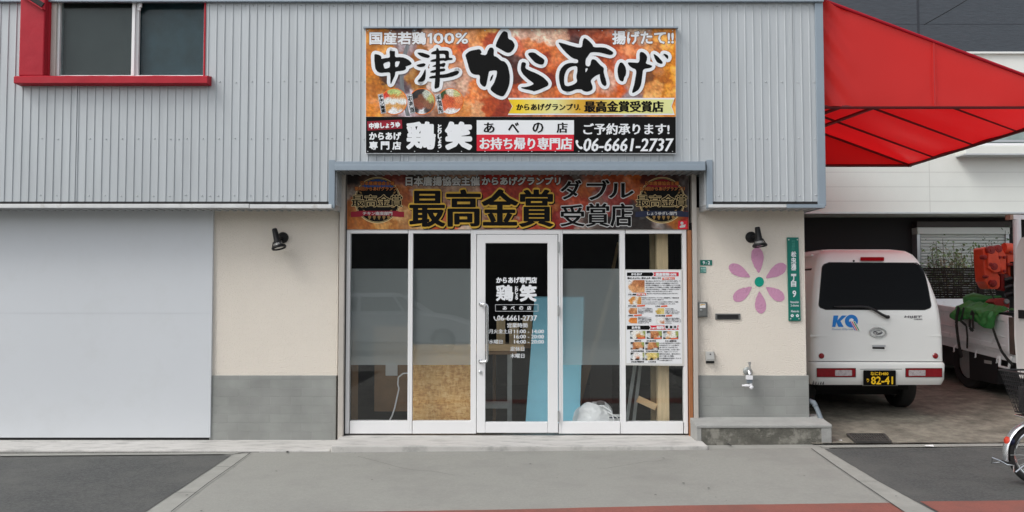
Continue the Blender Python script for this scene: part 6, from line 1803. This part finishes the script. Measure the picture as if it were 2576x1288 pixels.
# workbench with timbers
YBk = .42
t = thing('workbench', 'rough workbench with pine planks and a galvanised trestle leg behind the door', 'workbench', (AX(1255, 1060, YBk), YBk, .02))
m = MB(); m.box(AX(1140, 880, YBk), AX(1300, 880, YBk), YBk, YBk+.5, AZ(892, YBk), AZ(884, YBk)); m.build('worktop', M['brownboard'], t, bevel=.003)
m = MB(); m.box(AX(1276, 990, YBk), AX(1288, 990, YBk), YBk+.08, YBk+.12, .02, AZ(893, YBk)); m.box(AX(1150, 990, YBk), AX(1160, 990, YBk), YBk+.08, YBk+.12, .02, AZ(893, YBk)); build_each(m, 'leg', M['galv'], t)
m = MB(); m.box(AX(1150, 1020, YBk), AX(1280, 1020, YBk), YBk+.06, YBk+.09, AZ(1030, YBk), AZ(1012, YBk)); build_each(m, 'cross_bar', M['galv'], t)
m = MB(); m.box(AX(1150, 880, YBk), AX(1318, 880, YBk), YBk+.03, YBk+.13, AZ(884, YBk)+.001, AZ(867, YBk))
tag(m.build('pine_plank', M['pineh'], bevel=.003), 'pale pine plank lying on the workbench behind the door', 'plank')
for i, (a_, b_, tt, dep, lb) in enumerate(((1249, 1271, 800, .95, 'upright pine offcut leftmost of three standing behind the door lettering'), (1281, 1306, 812, .90, 'upright pine offcut in the middle of three behind the door lettering'), (1315, 1338, 796, 1.0, 'upright pine offcut rightmost of three beside the blue foam board'))):
    m = MB(); m.pbox(a_, tt, b_, 868, dep, dep+.1); tag(m.build('pine_offcut', M['pine'], bevel=.003), lb, 'timber', 'pine offcuts standing on the shelf behind the door')
m = MB(); m.box(AX(1235, 870, 1.2), AX(1380, 870, 1.2), .88, 1.25, AZ(876, .88), AZ(867.5, .88)); m.box(AX(1240, 870, 1.2), AX(1248, 870, 1.2), 1.1, 1.16, .02, AZ(876, .88)); m.box(AX(1366, 870, 1.2), AX(1374, 870, 1.2), 1.1, 1.16, .02, AZ(876, .88))
tag(m.build('shelf_table', M['brownboard']), 'dark brown shelf table deep inside behind the door', 'table')
# blue foam board, leaning
m = MB()
P = [(1345, 748, .55), (1468, 748, .55), (1458, 1066, .32), (1322, 1066, .32)]
q = [at(*p) for p in P]; q2 = [p+Vector((0, .05, .01)) for p in q]
m.add(q+q2, [(0, 1, 2, 3), (7, 6, 5, 4), (0, 4, 5, 1), (1, 5, 6, 2), (2, 6, 7, 3), (3, 7, 4, 0)])
tag(m.build('foam_board', M['foam'], bevel=.004), 'pale blue foam insulation board leaning behind the door and third window', 'board')
# white bag
c = at(1500, 1061, .22)
t = thing('plastic_bag', 'white plastic bag full of things on the floor behind the third window', 'bag', (c.x, .3, .02))
m = MB(); nu, nv = 40, 18; V = []
for j in range(nv+1):
    v = j/nv; z = .02+.32*v
    rr = .19*(1.0-.25*(v**2))*(1 if v < .82 else 1-(v-.82)*2.2)*(.8+.4*min(1, v*5+.5))
    for i in range(nu):
        a_ = 2*math.pi*i/nu
        f_ = 1+.12*noise.noise((math.cos(a_)*2, math.sin(a_)*2, v*2))+.09*noise.noise((math.cos(a_)*6, math.sin(a_)*6, v*4.5))+.045*math.sin(a_*11+v*4)*v*v
        V.append((c.x-.03+rr*f_*math.cos(a_)*1.0+.02*v, .25+rr*f_*math.sin(a_)*.75, z+.02*math.sin(a_*2)*v))
F = [(j*nu+i, j*nu+(i+1) % nu, (j+1)*nu+(i+1) % nu, (j+1)*nu+i) for j in range(nv) for i in range(nu)]
F.append(tuple(reversed(range(nu))))
m.add(V, F); m.build('sack', M['bag'], t, smooth=True)
m = MB(); m.tube([(c.x-.02, .20, .31), (c.x+.06, .15, .33), (c.x+.14, .12, .28), (c.x+.17, .1, .19), (c.x+.14, .1, .10)], .007, 6); m.tube([(c.x+.1, .14, .27), (c.x+.2, .1, .22), (c.x+.25, .12, .14)], .007, 6); m.sphere((c.x+.2, .33, .11), .1, 14, 10, (1, .7, .9)); m.build('bag_handle', M['bag'], t, smooth=True)
m = MB(); m.tube([(c.x-.02, .3, .2), (c.x-.01, .28, .345)], .03, 12); m.build('rolled_paper', M['paper'], t, smooth=True)
m = MB(); m.pbox(1531, 1046, 1563, 1062, .13, .25); bx = tag(m.build('small_box', M['paper'], bevel=.002), 'small white printed carton beside the white bag', 'box')
m = MB(); m.pbox(1533, 1049, 1561, 1052, .128, .13); text(m, 'EBOX-5', (1536, 1054, 1556, 1059), .1285, .3) if False else None; m.build('print', M['navyprint'], bx)
# timber studs and pipes at the right window
m = MB(); m.pbox(1653, 560, 1682, 1066, .16, .25); tag(m.build('timber_stud', M['pine'], bevel=.003), 'pale upright timber stud behind the menu poster', 'timber')
m = MB(); m.pbox(1637, 560, 1652, 1066, .28, .34); tag(m.build('timber_stud', mat('dull_ply', (.34, .27, .15, 1), .7, var=.1), bevel=.003), 'duller plywood strip right beside the pale upright stud', 'timber')  # plywood strip, duller in tone than the pine stud
m = MB(); m.beam(at(1604, 1003, .2), at(1650, 1024, .2), .04, .07); tag(m.build('timber_block', M['pineh'], bevel=.003), 'short pine block leaning low against the upright stud', 'timber')
m = MB(); m.beam(at(1556, 610, 1.5), at(1536, 705, 1.4), .035, .02, (0, 1, 0)); m.beam(at(1536, 705, 1.4), at(1450, 1010, 1.1), .035, .02, (0, 1, 0)); tag(m.build('leaning_batten', M['pineh']), 'thin wooden batten leaning behind the third window', 'batten')
for i, (p, q, lb) in enumerate((((1600, 900), (1576, 1062), 'grey metal bar leaning at the left behind the poster window'), ((1613, 900), (1594, 1062), 'grey metal bar leaning just right of its twin behind the poster window'))):
    m = MB(); m.beam(at(*p, .5), at(*q, .4), .035, .02, (0, 1, 0)); tag(m.build('metal_bar', M['galv']), lb, 'bar', 'grey metal bars leaning inside the right window')
m = MB(); m.beam(at(1478, 915, .9), at(1440, 1060, .8), .09, .03, (0, 1, 0)); tag(m.build('brown_plank', M['brownboard']), 'dark brown plank leaning left of the white bag', 'plank')
m = MB(); m.pbox(1485, 800, 1540, 1060, 1.5, 1.55); tag(m.build('grey_panel', mat('dim_grey_panel', (.10, .09, .085, 1), .7)), 'dim grey panel standing deep behind the white bag', 'panel')

# =================================================================== ACROSS THE STREET (seen in the glass)
t = thing('opposite_building', 'dark building across the street mirrored in the shop windows', 'building', (0, -16, 0))
m = MB(); m.box(-14, 8.5, -21, -15.5, -.2, 3.3); m.build('dark_ground_floor', M['opp'], t)
m = MB(); m.box(-14, 8.5, -21, -15.45, 3.3, 4.9); m.build('pale_fill_wall', M['oppfill'], t)  # pale colour and low height shaped to throw fill light on the facade
m = MB()
for k in range(6):
    m.box(-12+k*3.4, -10.4+k*3.4, -15.50, -15.43, 3.7, 4.6)
build_each(m, 'window', M['oppwin'], t)
m = MB(); m.box(-14.2, 8.7, -21, -15.2, 4.9, 5.1); m.build('roof', M['opp'], t)
t = thing('silver_car', 'silver hatchback parked across the street and mirrored in the frosted glass', 'car', (-3, -11.6, 0))
m = MB()
def carbody(y0, y1, pts, ins):
    n_ = len(pts); V = []
    for y, k in ((y0, ins), (y0+.12, 0), (y1-.12, 0), (y1, ins)):
        for x, z in pts: V.append((-3+(x)*(1-k*.03), y, .3+(z-.3)*(1-k*.06)))
    F = [(j*n_+k, j*n_+(k+1) % n_, (j+1)*n_+(k+1) % n_, (j+1)*n_+k) for j in range(3) for k in range(n_)]
    F += [tuple(range(n_)), tuple(3*n_+k for k in range(n_))]
    m.add(V, F)
carbody(-12.45, -10.8, [(-2.1, .3), (-2.15, .6), (-2.1, .9), (-1.9, .98), (.7, .98), (1.5, .88), (2.0, .72), (2.12, .5), (2.05, .28)], 1)
m.build('body', M['carsilver'], t, smooth=True)
m = MB()
carbody(-12.3, -10.95, [(-1.95, .97), (-1.75, 1.3), (-1.3, 1.43), (0, 1.46), (.35, 1.36), (1.05, .93)], 3); m.build('cabin', M['carsilver'], t, smooth=True)
m = MB()
for xa_, xb_, xt0, xt1 in ((-1.75, -.75, -1.55, -.72), (-.65, .35, -.65, .12), (.42, .85, .2, .35)):
    m.quad((-3+xa_, -10.93, 1.02), (-3+xb_, -10.93, 1.02), (-3+xt1, -10.95, 1.36), (-3+xt0, -10.95, 1.36))
m.build('side_window', M['darkglass'], t)
for xx in (-1.35, 1.35):
    m = MB(); m.lathe((-3+xx, -10.9, .31), (0, 1, 0), [(.2, -.1), (.3, -.1), (.31, 0), (.3, .12), (.2, .12)], 24); wh_ = m.build('wheel', M['rubber'], t, smooth=True)
    m = MB(); m.lathe((-3+xx, -10.9, .31), (0, 1, 0), [(0, .1), (.2, .1), (.2, 0)], 20); m.build('rim', M['galv'], wh_)
m = MB(); m.sphere((-2.35, -10.72, 1.02), .1, 12, 8, (1.1, .8, .7)); m.build('mirror', M['carsilver'], t, smooth=True)
